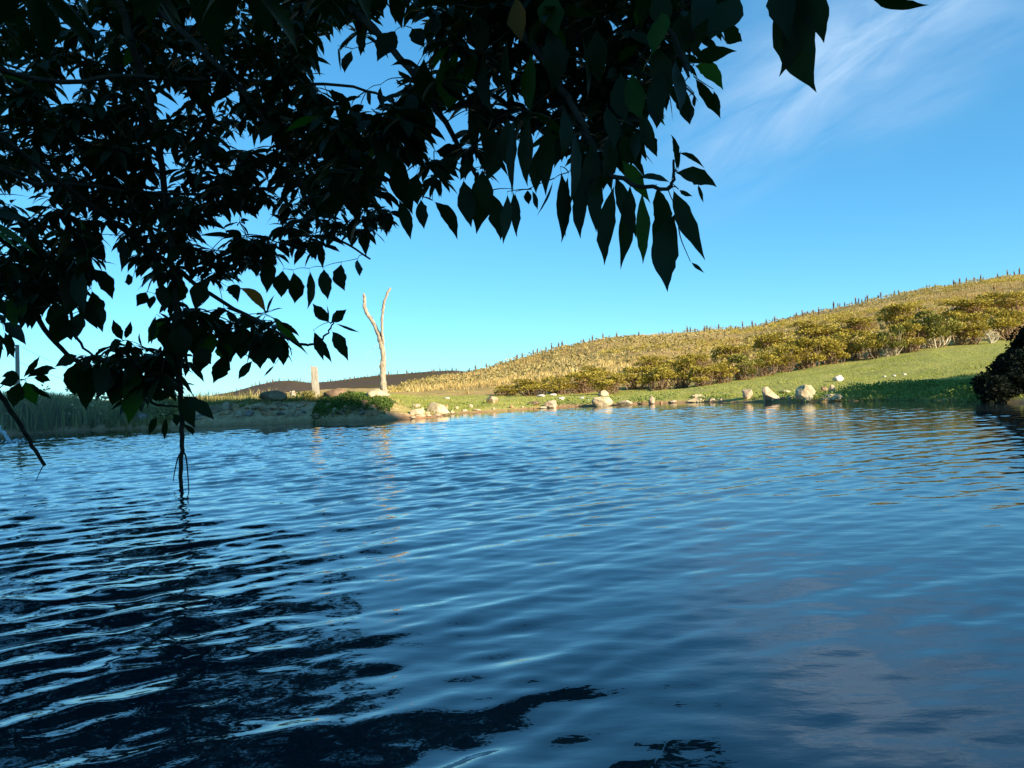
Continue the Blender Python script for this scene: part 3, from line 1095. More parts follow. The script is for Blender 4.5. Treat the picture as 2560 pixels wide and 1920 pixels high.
frail_sites = []
px = 1000.0
while px < 2585:
    sy = skyline_y(px)
    t = None
    if rnd.random() < 0.72 + 0.5 * mn.noise(Vector((px * 0.013, 3.3, 0))):
        a = at(px, sy, 1.0)
        Ys = np.interp(a.x, SK[:, 0], SK[:, 2]) * rnd.uniform(0.93, 1.0)
        hh = rnd.choice((3, 4, 5, 6, 7, 8, 9, 11, 13, 16)) * (0.6 if px < 1170 else 1)
        frail_sites.append((a.x * Ys, Ys, hh * Ys / F))
    px += rnd.uniform(2.5, 8.5)
frail_n = len(frail_sites)
while len(frail_sites) < 300:
    px, fr = rnd.uniform(1050, 2560), rnd.random() ** 1.3
    sy = skyline_y(px) + 8
    fy = np.interp(px, [q[0] for q in foot_px], [q[1] for q in foot_px]) - 45
    if fy <= sy + 8:
        continue
    p = hit(px, sy + (fy - sy) * fr)
    if p is None or p.y > 119:
        continue
    frail_sites.append((p.x, p.y, rnd.uniform(6, 11) * p.y / F))
NSKY = frail_n
FL = 'woolly rosette plant with a dark trunk on the golden slope below the skyline'
FS = 'dark upright rosette plant standing against the sky on the golden ridge'
for fi, (x, y, h) in enumerate(frail_sites):
    o = bpy.data.objects.new('rosette_plant', FV[rnd.randrange(6)])
    C.objects.link(o)
    o.location = (x, y, gz(x, y))
    wdt = h ** 0.6 * (0.80 if fi < NSKY else 0.62)
    o.scale = (wdt, wdt, h)
    o.rotation_euler.z = rnd.uniform(0, 6.28)
    if fi < NSKY:
        tag(o, FS, 'plant', 'rosette plants along the skyline')
    else:
        tag(o, FL, 'plant', 'woolly rosette plants covering the slope')

# the thousands more that no one could count, and the tussock grass between them: quads in bulk
rg = np.random.default_rng(77)


def scatter_hill(n, y0=33, y1=119, t0=-0.2, t1=0.72):
    y = y0 + (y1 - y0) * rg.random(n) ** 0.9
    t = rg.uniform(t0, t1, n)
    yf_ = np.interp(t, FT[:, 0], FT[:, 2])
    ys_ = np.interp(t, SK[:, 0], SK[:, 2])
    ok = (y > yf_ + 0.8) & (y < ys_ * 1.01) & (t > -0.155)
    x, y = (t * y)[ok], y[ok]
    return x, y, ground(x, y)


x, y, z = scatter_hill(6500)
n = len(x)
V, Q, Cc = [], [], []
dens = fbm(x * 0.06, y * 0.05, 3, 61)
keep = dens > rg.normal(0.05, 0.3, n)
x, y, z = x[keep], y[keep], z[keep]
n = len(x)
hgt = rg.uniform(0.05, 0.28, n)
rosV, rosC, trV, trC = [], [], [], []
tops = np.stack([x, y, z + hgt], -1)
per = 10
an = rg.uniform(0, 6.283, (n, per))
el = rg.uniform(-0.1, 1.2, (n, per))
dirs = np.stack([np.cos(an) * np.cos(el), np.sin(an) * np.cos(el), np.sin(el)], -1).reshape(-1, 3)
val = np.repeat(rg.uniform(0.15, 0.95, n), per) + rg.normal(0, 0.12, n * per)
Vq, Qq, Cq = leaf_quads(np.repeat(tops, per, 0), dirs, 0.21, 0.05, rg, val)
o = quads_to_mesh('hillside_rosettes', Vq, Qq, m_ros, smooth=False, col=Cq)
tag(o, 'countless small pale rosette plants scattered over the golden hill', 'plants', kind='stuff')

def blades(P, n_per, h, w, spread, mat, name, valmean, label, cat, droop=0.35, bend=None):
    """grass or reed blades in bulk; two quads each"""
    n = len(P)
    N = n * n_per
    base_ = np.repeat(P, n_per, 0) + np.concatenate([rg.normal(0, spread, (N, 2)), np.zeros((N, 1))], 1)
    hh = np.repeat(h, n_per) * rg.uniform(0.5, 1.1, N)
    an_ = rg.uniform(0, 6.283, N)
    ln = np.abs(rg.normal(0, droop, N)) * hh
    dv = np.stack([np.cos(an_) * ln, np.sin(an_) * ln, hh], -1)
    sd = np.stack([-np.sin(an_ + rg.normal(0, 0.8, N)), np.cos(an_), np.zeros(N)], -1) * (w * rg.uniform(0.6, 1.3, N))[:, None]
    m_ = base_ + dv * np.array([0.35, 0.35, 0.6])
    tp = base_ + dv
    V_ = np.stack([base_ - sd, base_ + sd, m_ + sd * 0.8, m_ - sd * 0.8, tp + sd * 0.15, tp - sd * 0.15], 1).reshape(-1, 3)
    b_ = (np.arange(N) * 6)[:, None, None]
    Q_ = (b_ + np.array([[0, 1, 2, 3], [3, 2, 4, 5]])[None]).reshape(-1, 4)
    v_ = np.clip(np.repeat(valmean, n_per) + rg.normal(0, 0.18, N), 0, 1)
    c_ = np.repeat(v_, 6)
    ob = quads_to_mesh(name, V_, Q_, mat, smooth=False, col=np.stack([c_, c_, c_], -1))
    return tag(ob, label, cat, kind='stuff')


x, y, z = scatter_hill(12000)
keep = fbm(x * 0.09 + 7, y * 0.06, 3, 171) > rg.normal(-0.35, 0.25, len(x))
x, y, z = x[keep], y[keep], z[keep]
P = np.stack([x, y, z - 0.03], -1)
blades(P, 9, 0.16 + 0.22 * rg.random(len(P)), 0.018, 0.13, m_tuss, 'tussock_grass', 0.5 + 0.5 * fbm(x * 0.1, y * 0.08, 3, 71), 'dry golden tussock grass over the whole hillside', 'grass', droop=0.7)
# low shrubs in bulk between
x, y, z = scatter_hill(2600, y1=119)
keep = fbm(x * 0.07, y * 0.05, 3, 81) > 0.05
x, y, z = x[keep], y[keep], z[keep]
P = np.repeat(np.stack([x, y, z + 0.12], -1), 46, 0)
dd = rg.normal(size=(len(P), 3))
dd /= np.linalg.norm(dd, axis=1, keepdims=True)
dd[:, 2] = np.abs(dd[:, 2])
rr = np.repeat(rg.uniform(0.25, 0.6, len(x)), 46)[:, None] * (0.5 + 0.5 * rg.random((len(P), 1)))
V_, Q_, C_ = leaf_quads(P + dd * rr * np.array([1, 1, 0.7]), dd + np.array([0, 0, 0.4]), 0.11, 0.03, rg, np.repeat(rg.uniform(0.1, 0.9, len(x)), 46) + rg.normal(0, 0.12, len(P)))
tag(quads_to_mesh('hillside_scrub', V_, Q_, m_gold, smooth=False, col=C_), 'low yellowish scrub growing in patches on the hillside', 'scrub', kind='stuff')
# skyline plants of the distant ridge
tq = np.sort(rg.uniform(-0.40, 0.02, 330))
yq = RD * rg.uniform(0.95, 1.0, len(tq))
P = np.stack([tq * yq, yq, ridge_z(tq, yq) - 0.1], -1)
blades(P, 1, 0.6 + 1.1 * rg.random(len(P)) ** 2, 0.11, 0.01, m_trk.m, 'distant_ridge_plants', np.full(len(P), 0.3), 'dark upright plants along the crest of the distant ridge', 'plants', droop=0.03)

# ------------------------------------------------------------------ meadow grass, bank weeds, reeds
n = 42000
t = rg.uniform(-0.17, 0.72, n)
y = 12 + 21 * rg.random(n) ** 1.4
x = t * y
d = shore_dist(x, y)
yf_ = np.interp(t, FT[:, 0], FT[:, 2])
ok = (d > 0.22) & (y < yf_ + 0.5) & (t > -0.15)
x, y, d = x[ok], y[ok], d[ok]
P = np.stack([x, y, ground(x, y) - 0.005], -1)
lng = np.clip(fbm(x * 1.3, y * 1.3, 3, 91), 0, 1)
blades(P, 3, 0.018 + 0.045 * lng + 0.02 * rg.random(len(P)), 0.005, 0.03, m_grass, 'meadow_grass', 0.45 + 0.35 * fbm(x * 0.6, y * 0.6, 3, 95), 'short cropped green grass of the lakeside meadow', 'grass', droop=0.8)


def leafy(n, sel, hmax, mat, name, label, cat, L=0.05, W=0.016, y0=11, y1=20, t0=0.3, t1=0.72, val=0.5):
    t = rg.uniform(t0, t1, n)
    y = rg.uniform(y0, y1, n)
    x = t * y
    d = shore_dist(x, y)
    px_, py_ = proj(np.stack([x, y, np.maximum(ground(x, y), 0)], -1))
    ok = sel(px_, py_, d, x, y)
    x, y, d = x[ok], y[ok], d[ok]
    hm = hmax(x, y, d)
    zz = np.maximum(ground(x, y), -0.02) + hm * rg.random(len(x)) ** 0.8
    P = np.stack([x, y, zz], -1)
    N = rg.normal(size=(len(x), 3)) + np.array([0, -0.3, 0.6])
    V, Q, c = leaf_quads(P, N, L, W, rg, np.clip(val + 0.25 * fbm(x * 2, y * 2, 2, 5) + rg.normal(0, 0.16, len(x)), 0, 1))
    return tag(quads_to_mesh(name, V, Q, mat, smooth=False, col=c), label, cat, kind='stuff')


leafy(60000, lambda px_, py_, d, x, y: (px_ > 2095) & (px_ < 2462) & (d > -0.12) & (d < 2.6) & (rg.random(len(x)) < np.clip((px_ - 2080) / 60, 0, 1)),
      lambda x, y, d: 0.17 * np.clip(1.35 - np.abs(d - 0.7) / 1.6, 0.1, 1) * (0.7 + 0.5 * fbm(x * 2.2, y * 2.2, 2, 44)), m_green, 'bank_weeds', 'leafy green weeds covering the bank beside the layered slab', 'weeds', val=0.72)
leafy(26000, lambda px_, py_, d, x, y: (d > -0.06) & (d < 0.55) & (fbm(x * 1.5, y * 1.5, 2, 12) > 0.1),
      lambda x, y, d: 0.11 * np.ones(len(x)), m_green, 'shore_weeds', 'thin fringe of small green weeds between the shore stones', 'weeds', t0=-0.15, t1=0.42, y0=14, y1=20)

# creeping green plant, the bank's shade painted in as darker leaves
cp = MB()
p0 = hit(880, 1008)
n = 5200
ax_ = rg.uniform(-1, 1, n)
ww = np.clip(1 - np.abs(ax_) ** 2.2, 0, 1)
cx = p0.x + ax_ * 0.78 + 0.05
cy = p0.y + rg.normal(0, 0.22, n) - 0.05
cz = ground(cx, cy) + (0.13 * ww * (1 - 0.5 * (ax_ + 1) / 2)) * rg.random(n) ** 0.6 + 0.01
V, Q, cc = leaf_quads(np.stack([cx, cy, cz], -1), rg.normal(size=(n, 3)) + np.array([0, -0.3, 0.6]), 0.05, 0.018, rg, rg.normal(0.15, 0.2, n))
crp = empty('creeping_plant', p0)
me = mesh_from(V - np.array(p0), Q, cc, 'foliage', m_green)
o = bpy.data.objects.new('foliage', me)
C.objects.link(o)
o.parent = crp
mb = MB()
for i in range(14):
    a = rnd.uniform(-0.7, 0.7)
    q = Vector((a, rnd.gauss(0, 0.1), 0.02))
    e = q + Vector((rnd.gauss(0, 0.2), -0.1, 0.12))
    zq = gz(p0.x + q.x, p0.y + q.y) - p0.z
    ze = gz(p0.x + e.x, p0.y + e.y) - p0.z
    mb.tube([(q.x, q.y, zq), ((q.x + e.x) / 2, (q.y + e.y) / 2, (zq + ze) / 2 + 0.10), (e.x, e.y, ze + 0.06)], [0.006, 0.005, 0.003], 4)
mb.build('stems', m_stem.m, crp)
tag(crp, 'green creeping plant spilling over the shaded bank by the dead tree', 'plant')
# yellow flowering weed by the post
p1 = hit(765, 1000)
n = 260
V, Q, cc = leaf_quads(np.array(p1) + np.stack([rg.normal(0, 0.11, n), rg.normal(0, 0.08, n), 0.17 * rg.random(n)], -1), rg.normal(size=(n, 3)) + np.array([0, 0, 0.8]), 0.05, 0.015, rg, rg.normal(0.7, 0.2, n))
yw = empty('yellow_weed', p1)
o = bpy.data.objects.new('foliage', mesh_from(V - np.array(p1), Q, cc, 'foliage', m_gold))
C.objects.link(o)
o.parent = yw
mb = MB()
for i in range(6):
    mb.tube([(rnd.gauss(0, 0.02), rnd.gauss(0, 0.02), -0.02), (rnd.gauss(0, 0.08), rnd.gauss(0, 0.05), 0.15)], [0.005, 0.003], 4)
mb.build('stems', m_stem.m, yw)
o = yw
tag(o, 'small yellow weed between the stump and the cut post', 'plant')

# reeds and tall grass on the shaded bank
n = 5200
pxr = rg.uniform(-330, 440, n)
y = rg.uniform(14.2, 19.0, n)
x = np.array([at(a, 1000, 1.0).x for a in pxr]) * y
d = shore_dist(x, y)
ok = d > 0.02
x, y, d, pxr = x[ok], y[ok], d[ok], pxr[ok]
P = np.stack([x, y, ground(x, y) - 0.02], -1)
hgt = np.interp(pxr, [-330, 0, 150, 210, 300, 360, 440], [0.76, 0.74, 0.66, 0.52, 0.40, 0.28, 0.22]) - 0.45 * np.clip(d, 0, 1) * 0.6
hgt = np.clip(hgt * (0.8 + 0.25 * fbm(x * 1.1, y * 1.1, 3, 17)), 0.15, 1.2)
blades(P, 9, hgt, 0.0095, 0.06, m_reed, 'reeds', 0.35 + 0.35 * fbm(x * 0.8, y * 0.8, 3, 19), 'dense grey green reeds along the shaded bank', 'reeds', droop=0.3)
n = 26000
pxr = rg.uniform(-330, 420, n)
y = rg.uniform(14.4, 17.5, n)
x = np.array([at(a, 1000, 1.0).x for a in pxr]) * y
d = shore_dist(x, y)
ok = (d > 0.05) & (fbm(x * 1.6, y * 1.6, 3, 55) > -0.1)
x, y, d, pxr = x[ok], y[ok], d[ok], pxr[ok]
top_ = np.interp(pxr, [-330, 0, 150, 210, 300, 360, 420], [0.75, 0.72, 0.62, 0.50, 0.38, 0.26, 0.2])
P = np.stack([x, y, ground(x, y) + top_ * rg.random(len(x)) * (0.75 + 0.4 * fbm(x * 1.2, y * 1.2, 2, 57))], -1)
V, Q, cc = leaf_quads(P, rg.normal(size=(len(x), 3)) + np.array([0, -0.4, 0.6]), 0.085, 0.020, rg, 0.45 + 0.3 * fbm(x * 1.4, y * 1.4, 2, 58) + rg.normal(0, 0.2, len(x)))
tag(quads_to_mesh('reed_bed_weeds', V, Q, m_reed, smooth=False, col=cc), 'leafy weeds tangled among the reeds on the shaded bank', 'weeds', kind='stuff')
n = 9000
pxr = rg.uniform(300, 1010, n)
y = rg.uniform(16.0, 21.0, n)
x = np.array([at(a, 1000, 1.0).x for a in pxr]) * y
d = shore_dist(x, y)
ok = (d > 0.75) & (rg.random(n) < np.clip((1000 - pxr) / 120, 0, 1))
x, y, pxr = x[ok], y[ok], pxr[ok]
P = np.stack([x, y, ground(x, y) - 0.02], -1)
hh = 0.05 + 0.07 * rg.random(len(x)) + np.where(rg.random(len(x)) < 0.05, 0.20, 0.0) * (pxr < 700)
blades(P, 6, hh, 0.006, 0.05, m_reed, 'bank_grass', 0.4 + 0.4 * fbm(x * 0.9, y * 0.9, 3, 23), 'rough grass with tall stalks on top of the shaded bank', 'grass', droop=0.4)

# ------------------------------------------------------------------ dark shrub on the near end of the sunny bank
ds = empty('bank_shrub', (10.6, 14.4, gz(10.6, 14.4)))
lb = []
for i in range(46):
    px_ = rnd.uniform(2530, 2860)
    topy = np.interp(px_, [2462, 2496, 2524, 2560, 2600, 2700, 2900], [985, 925, 880, 838, 800, 740, 720])
    Y = rnd.uniform(13.2, 16.0)
    py_ = rnd.uniform(topy + 26, 985) if px_ < 2600 else rnd.uniform(topy + 20, 960)
    q = at(px_, py_, Y)
    lb.append((q, rnd.uniform(0.22, 0.36)))
for px_ in np.linspace(2508, 2850, 34):
    topy = np.interp(px_, [2462, 2496, 2524, 2560, 2600, 2700, 2900], [985, 925, 880, 838, 800, 740, 720])
    Y = rnd.uniform(13.6, 15.2)
    lb.append((at(px_, topy + 20 + rnd.uniform(-26, 20), Y), rnd.uniform(0.10, 0.2)))
    lb.append((at(px_ - 10 + rnd.uniform(0, 20), (topy + 985) / 2, Y - 0.3), 0.3))
Pn, Nn, vn = [], [], []
for px_ in np.linspace(2462, 2640, 22):
    lb.append((at(px_, rnd.uniform(955, 996), rnd.uniform(12.6, 13.4)), rnd.uniform(0.12, 0.2)))
for q, r_ in lb:
    k = 520
    dd = rg.normal(size=(k, 3))
    dd /= np.linalg.norm(dd, axis=1, keepdims=True)
    Pn.append(np.array(q) + dd * r_ * (0.4 + 0.6 * rg.random((k, 1))))
    Nn.append(dd + np.array([0, 0, -0.2]) + rg.normal(size=(k, 3)) * 0.6)
    vn.append(rg.normal(0.5, 0.2, k))
Pn = np.concatenate(Pn)
Pn[:, 2] = np.maximum(Pn[:, 2], 0.02)
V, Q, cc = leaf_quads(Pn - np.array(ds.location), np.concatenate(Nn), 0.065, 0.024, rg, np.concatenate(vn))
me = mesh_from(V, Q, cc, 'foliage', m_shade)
o = bpy.data.objects.new('foliage', me)
C.objects.link(o)
o.parent = ds
mb = MB()
for q, r_ in lb[::3]:
    e = q - Vector(ds.location)
    b0 = Vector((e.x * 0.6, e.y * 0.6, -0.05))
    b0.z = gz(ds.location.x + b0.x, ds.location.y + b0.y) - ds.location.z - 0.05
    P, W = polyline([b0, b0.lerp(e, 0.5) + Vector((0.05, 0, 0.05)), e], [0.03, 0.02, 0.008], 3)
    mb.tube(P, W, 5)
mb.build('stems', m_bark.m, ds)
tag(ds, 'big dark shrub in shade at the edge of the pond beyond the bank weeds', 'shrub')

# ------------------------------------------------------------------ water jet falling into the pond by the reeds
mj = Mat('falling_water', 0.25, 0.5)
mj.color(mj.ramp(mj.noise(20, 4), [(0.3, (0.55, 0.68, 0.72)), (0.7, (0.85, 0.9, 0.92))]))
mj.b.inputs['Transmission Weight'].default_value = 0.35
jb = waterpoint(36, 1106)
jt = empty('water_jet', jb)
mb = MB()
for k in range(5):
    pts = []
    for i in range(15):
        f_ = i / 14
        q = at(36 - 78 * f_ ** 0.8 - 6, 1106 - 112 * f_, jb.y + 0.02 * k) - jb
        pts.append(q + Vector((rnd.gauss(0, 0.012), rnd.gauss(0, 0.02), rnd.gauss(0, 0.006))))
    mb.tube(pts, [0.012 * rnd.uniform(0.5, 1.2) for _ in pts], 5)
mb.build('stream', mj.m, jt, smooth=True)
mb = MB()
v2, f2 = ICO2
for k in range(90):
    a, rr_ = rnd.uniform(0, 6.28), abs(rnd.gauss(0, 0.10))
    s_ = rnd.uniform(0.006, 0.016)
    mb.add(v2 * s_ + np.array((math.cos(a) * rr_, math.sin(a) * rr_, abs(rnd.gauss(0, 0.02)))), f2)
o = mb.build('splash', mj.m, jt)
o['kind'] = 'stuff'
tag(jt, 'thin white jet of water falling into the pond near the reeds', 'water jet')

# thin mist over the water by the jet
mist_m = bpy.data.materials.new('mist')
mist_m.use_nodes = True
mist_m.node_tree.nodes.remove(mist_m.node_tree.nodes['Principled BSDF'])
pv = mist_m.node_tree.nodes.new('ShaderNodeVolumePrincipled')
pv.inputs['Color'].default_value = (0.85, 0.93, 0.97, 1)
pv.inputs['Density'].default_value = 0.018
pv.inputs['Anisotropy'].default_value = 0.2
mist_m.node_tree.links.new(pv.outputs[0], mist_m.node_tree.nodes['Material Output'].inputs['Volume'])
mb = MB()
v3, f3 = ico(3)
mb.add(v3 * np.array((4.0, 1.8, 0.62)) + np.array((-9.4, 13.0, 0.50)), f3)
tag(mb.build('mist', mist_m), 'thin pale mist drifting over the water in front of the reeds', 'mist', kind='stuff')

# ------------------------------------------------------------------ the overhanging tree
K = 2560 / 2212.0
TREE = Vector((-4.6, -1.9, 0.25))
tree = empty('overhanging_tree', TREE)
TREE.z = gz(TREE.x, TREE.y) - 0.05
tree.location = TREE
limb_defs = [
    # (points in 2212-wide pixels with distance), base radius, tip radius
    ('limb', [(100, -160, 4.2), (420, 90, 4.9), (600, 300, 5.2), (690, 480, 5.3), (800, 560, 5.3)], 0.022, 0.006),
    ('limb', [(150, -110, 4.6), (290, 120, 5.0), (345, 330, 5.3), (375, 600, 5.45), (386, 760, 5.45), (392, 900, 5.42), (391, 985, 5.40), (389, 1062, 5.40)], 0.026, 0.013),
    ('limb', [(560, -120, 3.3), (760, 20, 3.0), (900, 170, 2.7), (1000, 330, 2.5), (1060, 430, 2.4)], 0.018, 0.005),
    ('limb', [(980, -110, 2.4), (1150, 100, 2.15), (1250, 250, 2.0), (1310, 370, 1.92), (1440, 405, 1.85), (1455, 345, 1.82)], 0.014, 0.003),
    ('limb', [(1280, -90, 2.1), (1440, 60, 1.92), (1488, 165, 1.86)], 0.010, 0.004),
    ('limb', [(-60, 120, 4.6), (300, 165, 5.0), (560, 175, 5.2), (790, 195, 5.0), (900, 260, 4.8)], 0.016, 0.006),
    ('limb', [(-80, 500, 5.2), (60, 660, 5.5), (145, 765, 5.6), (260, 830, 5.6), (330, 870, 5.55), (400, 880, 5.5)], 0.022, 0.006),
    ('limb', [(-110, 730, 5.2), (0, 855, 5.45), (50, 930, 5.55), (97, 1006, 5.62)], 0.020, 0.012),
    ('limb', [(300, 520, 5.4), (430, 620, 5.35), (600, 720, 5.25), (665, 745, 5.2), (705, 722, 5.2), (726, 688, 5.2)], 0.016, 0.004),
    ('limb', [(60, 560, 5.5), (165, 730, 5.6), (215, 780, 5.6)], 0.014, 0.006),
    ('limb', [(1600, -260, 1.55), (1680, -110, 1.45), (1730, -40, 1.42)], 0.010, 0.004),
    ('limb', [(-60, 330, 4.6), (180, 400, 5.0), (420, 420, 5.3), (640, 400, 5.4)], 0.016, 0.006),
]
crown0 = TREE + Vector((0.25, 0.9, 2.7))
limb_pts = []


def deep(d):
    return float(np.interp(d, [1.3, 1.9, 2.75, 3.6, 4.6], [2.5, 3.6, 4.6, 4.9, 5.2])) if d < 4.6 else d


limb_defs = [(n_, [(a, b, deep(d_)) for a, b, d_ in p_], r0 * (1.6 if p_[-1][2] < 4 else 1), r1 * (1.6 if p_[-1][2] < 4 else 1)) for n_, p_, r0, r1 in limb_defs]
for nm, pts, r0, r1 in limb_defs:
    W3 = [at(a * K, b * K, d_) for a, b, d_ in pts]
    first = W3[0]
    mid = crown0.lerp(first, 0.55) + Vector((0, 0, 0.35 + rnd.uniform(-0.1, 0.2)))
    full = [TREE + Vector((0.1 + rnd.uniform(-0.05, 0.05), 0.3, 1.6 + rnd.uniform(-0.3, 0.3))), crown0.lerp(mid, 0.4), mid] + W3
    rr = list(np.linspace(r0 * 2.0, r0 * 1.25, 3)) + list(np.linspace(r0, r1, len(W3)))
    P, W = polyline(full, rr, 7, 0.004, rnd)
    m = MB()
    m.tube([q - TREE for q in P], W, 7)
    m.build('branch', m_bark.m, tree, smooth=True)
    for q in P[12:]:
        limb_pts.append(q)
m = MB()
P, W = polyline([(0, 0, 0), (0.05, 0.1, 0.8), (0.1, 0.3, 1.7), (0.2, 0.7, 2.5)], [0.16, 0.13, 0.10, 0.06], 6, 0.01, rnd)
m.tube(P, W, 12)
m.build('trunk', m_bark.m, tree, smooth=True)
# twigs hanging from the stem that stands in the water and from the slanting one
for pts, r_ in (([(392, 975, 5.41), (384, 990, 5.40), (378, 1015, 5.38), (374, 1040, 5.36)], 0.0055), ([(393, 972, 5.41), (401, 985, 5.42), (405, 1015, 5.43), (408, 1060, 5.42)], 0.0065),
                ([(96, 1003, 5.62), (90, 1012, 5.62), (84, 1024, 5.62), (78, 1040, 5.62)], 0.004)):
    P, W = polyline([at(a * K, b * K, d_) - TREE for a, b, d_ in pts], [r_, r_ * 0.9, r_ * 0.7, r_ * 0.5], 4)
    m = MB()
    m.tube(P, W, 5)
    m.build('twig', m_bark.m, tree)

LP = np.array([q[:] for q in limb_pts])

NS = 14
prof_s = np.linspace(0, 1, NS)
prof_w = np.interp(prof_s, [0, 0.09, 0.13, 0.22, 0.32, 0.43, 0.52, 0.62, 0.72, 0.81, 0.89, 0.95, 1.0], [0.02, 0.025, 0.16, 0.52, 0.80, 0.97, 1.0, 0.92, 0.72, 0.46, 0.22, 0.09, 0.0])


def leaf_geo(B, T, width, bend, nrm, r, pet=0.10):
    """a long pointed leaf from its stalk B to its tip T, arched by bend, folded along the midrib"""
    B, T = np.array(B, float), np.array(T, float)
    ax = T - B
    L = np.linalg.norm(ax)
    Mc = (B + T) / 2 + np.array(bend) * L
    s_ = prof_s[:, None]
    cen = (1 - s_) ** 2 * B + 2 * s_ * (1 - s_) * Mc + s_ ** 2 * T
    tan = np.gradient(cen, axis=0)
    tan /= np.linalg.norm(tan, axis=1, keepdims=True) + 1e-9
    nrm = np.asarray(nrm, float)
    sw = np.cross(ax, nrm)
    sw /= np.linalg.norm(sw) + 1e-9
    cen = cen + sw * (r.normal(0, 0.035) * L * np.sin(math.pi * prof_s) + r.normal(0, 0.03) * L * np.clip(prof_s - 0.75, 0, 1) * 4 * (1 - prof_s) * 4)[:, None]
    sd = np.cross(tan, nrm)
    sd /= np.linalg.norm(sd, axis=1, keepdims=True) + 1e-9
    up = np.cross(sd, tan)
    hw = width / 2 * prof_w
    hl = hw * (1 + 0.07 * r.normal(size=NS) * (prof_w > 0.1))
    hr = hw * (1 + 0.07 * r.normal(size=NS) * (prof_w > 0.1))
    tw = r.normal(0, 0.25)
    fold = r.uniform(0.08, 0.35)
    Lf = cen + sd * hl[:, None] + up * (hl * (fold + tw))[:, None]
    Rt = cen - sd * hr[:, None] + up * (hr * (fold - tw))[:, None]
    V_ = np.stack([Lf, cen, Rt], 1).reshape(-1, 3)
    return V_


LQ = []
for i in range(NS - 1):
    a = i * 3
    LQ += [(a, a + 1, a + 4, a + 3), (a + 1, a + 2, a + 5, a + 4)]
LQ = np.array(LQ)

leaves = []                    # (verts, base, hero?, size, old?)
clusters = []


def view_n(P):
    v = np.array([0, 0, HC]) - np.array(P)
    return v / np.linalg.norm(v)


def hero(lst, ox, oy, sc_, depth):
    for e in lst:
        (bx, by, tx, ty, w) = e[:5]
        bend = e[5] if len(e) > 5 else 0.0
        dpt_ = (depth(bx) if callable(depth) else depth) * rg.uniform(0.97, 1.03)
        if len(e) > 6:
            dpt_ = e[6]
        dpt_ = deep(dpt_)
        B = at(ox + bx / sc_, oy + by / sc_, dpt_)
        T = at(ox + tx / sc_, oy + ty / sc_, dpt_ * rg.uniform(0.97, 1.02))
        if 180 <= w <= 230 or w == 240:
            w *= 0.72
        width = w / sc_ * dpt_ / F * (0.86 if dpt_ > 5 else 0.95)
        n = view_n(B) + rg.normal(0, 0.45, 3)
        leaves.append((leaf_geo(B, T, width, (rg.normal(0, 0.07), rg.normal(0, 0.10), bend + rg.normal(0, 0.03)), n, rg), np.array(B), True, 0, rg.random() < 0.01))
        clusters.append(np.array(B))


# crop of the hanging mass at the sunny side
hero([(1130, 230, 1125, 515, 110), (1150, 250, 1305, 470, 120, .08), (1455, 590, 1412, 285, 60), (1480, 590, 1500, 420, 40), (1470, 440, 1700, 570, 45, .2), (1430, 610, 1800, 725, 115, .22),
      (1425, 690, 1130, 660, 90, .12), (1430, 720, 1705, 1335, 170, .1), (1470, 900, 1390, 1595, 235, .02), (1330, 760, 1280, 1355, 165), (1180, 720, 1185, 1365, 195), (1080, 660, 1000, 1410, 215),
      (960, 660, 865, 1375, 215), (700, 700, 670, 1155, 120), (570, 600, 545, 1140, 120), (500, 550, 505, 1190, 130), (450, 650, 300, 970, 95, -.1), (260, 740, 310, 915, 60), (230, 740, 240, 870, 70),
      (130, 760, 140, 1140, 105), (60, 760, 25, 1200, 140), (1640, 690, 1690, 855, 36), (1580, 1340, 1700, 1435, 32), (1560, -20, 1575, 205, 95), (1610, -60, 1615, 60, 50), (1770, -90, 1830, 160, 55, .1),
      (900, 250, 850, 760, 210), (760, 300, 700, 900, 220), (610, 200, 580, 880, 220), (420, 150, 380, 800, 210), (250, 100, 230, 720, 210), (1000, 480, 1250, 860, 190, .1), (1000, 250, 1050, 560, 200),
      (820, 500, 800, 1100, 210), (660, 480, 640, 1080, 200), (1300, 700, 1420, 1150, 170, .05), (120, 100, 100, 800, 200), (1250, -60, 1300, 240, 150), (1400, -80, 1430, 180, 140), (950, 600, 1130, 1150, 190),
      (1480, 740, 1600, 800, 40), (330, 350, 300, 780, 180), (880, 30, 950, 420, 200), (520, 50, 500, 500, 200)], 1250, 250, 3.318, 1.9)
# top corner of the canopy against the sky
hero([(310, 370, 560, 295, 95, .15), (300, 380, 480, 520, 95, .15), (310, 440, 465, 685, 75, .1), (470, 180, 590, 240, 105, .1), (590, -40, 400, 235, 170), (240, 60, 240, 335, 210), (340, -30, 310, 330, 150),
      (0, 620, 100, 905, 95), (120, 60, 60, 330, 200), (60, 250, 120, 560, 180), (200, 330, 230, 640, 150), (170, 360, 100, 660, 170), (60, -50, 150, 200, 200), (440, -60, 300, 180, 180), (250, 480, 290, 720, 90),
      (-40, 400, 20, 690, 180), (120, 420, 140, 690, 150)], 1600, 0, 2.304, 1.9)
hero([(880, -230, 1018, 535, 265, .02, 1.35), (985, -180, 800, 445, 165, -.06, 1.37), (790, -160, 860, 250, 150, .02, 1.38), (930, -150, 1060, 250, 170, .05, 1.36), (1300, -60, 1668, 28, 80, -.06, 1.4)], 1600, 0, 2.304, 1.4)
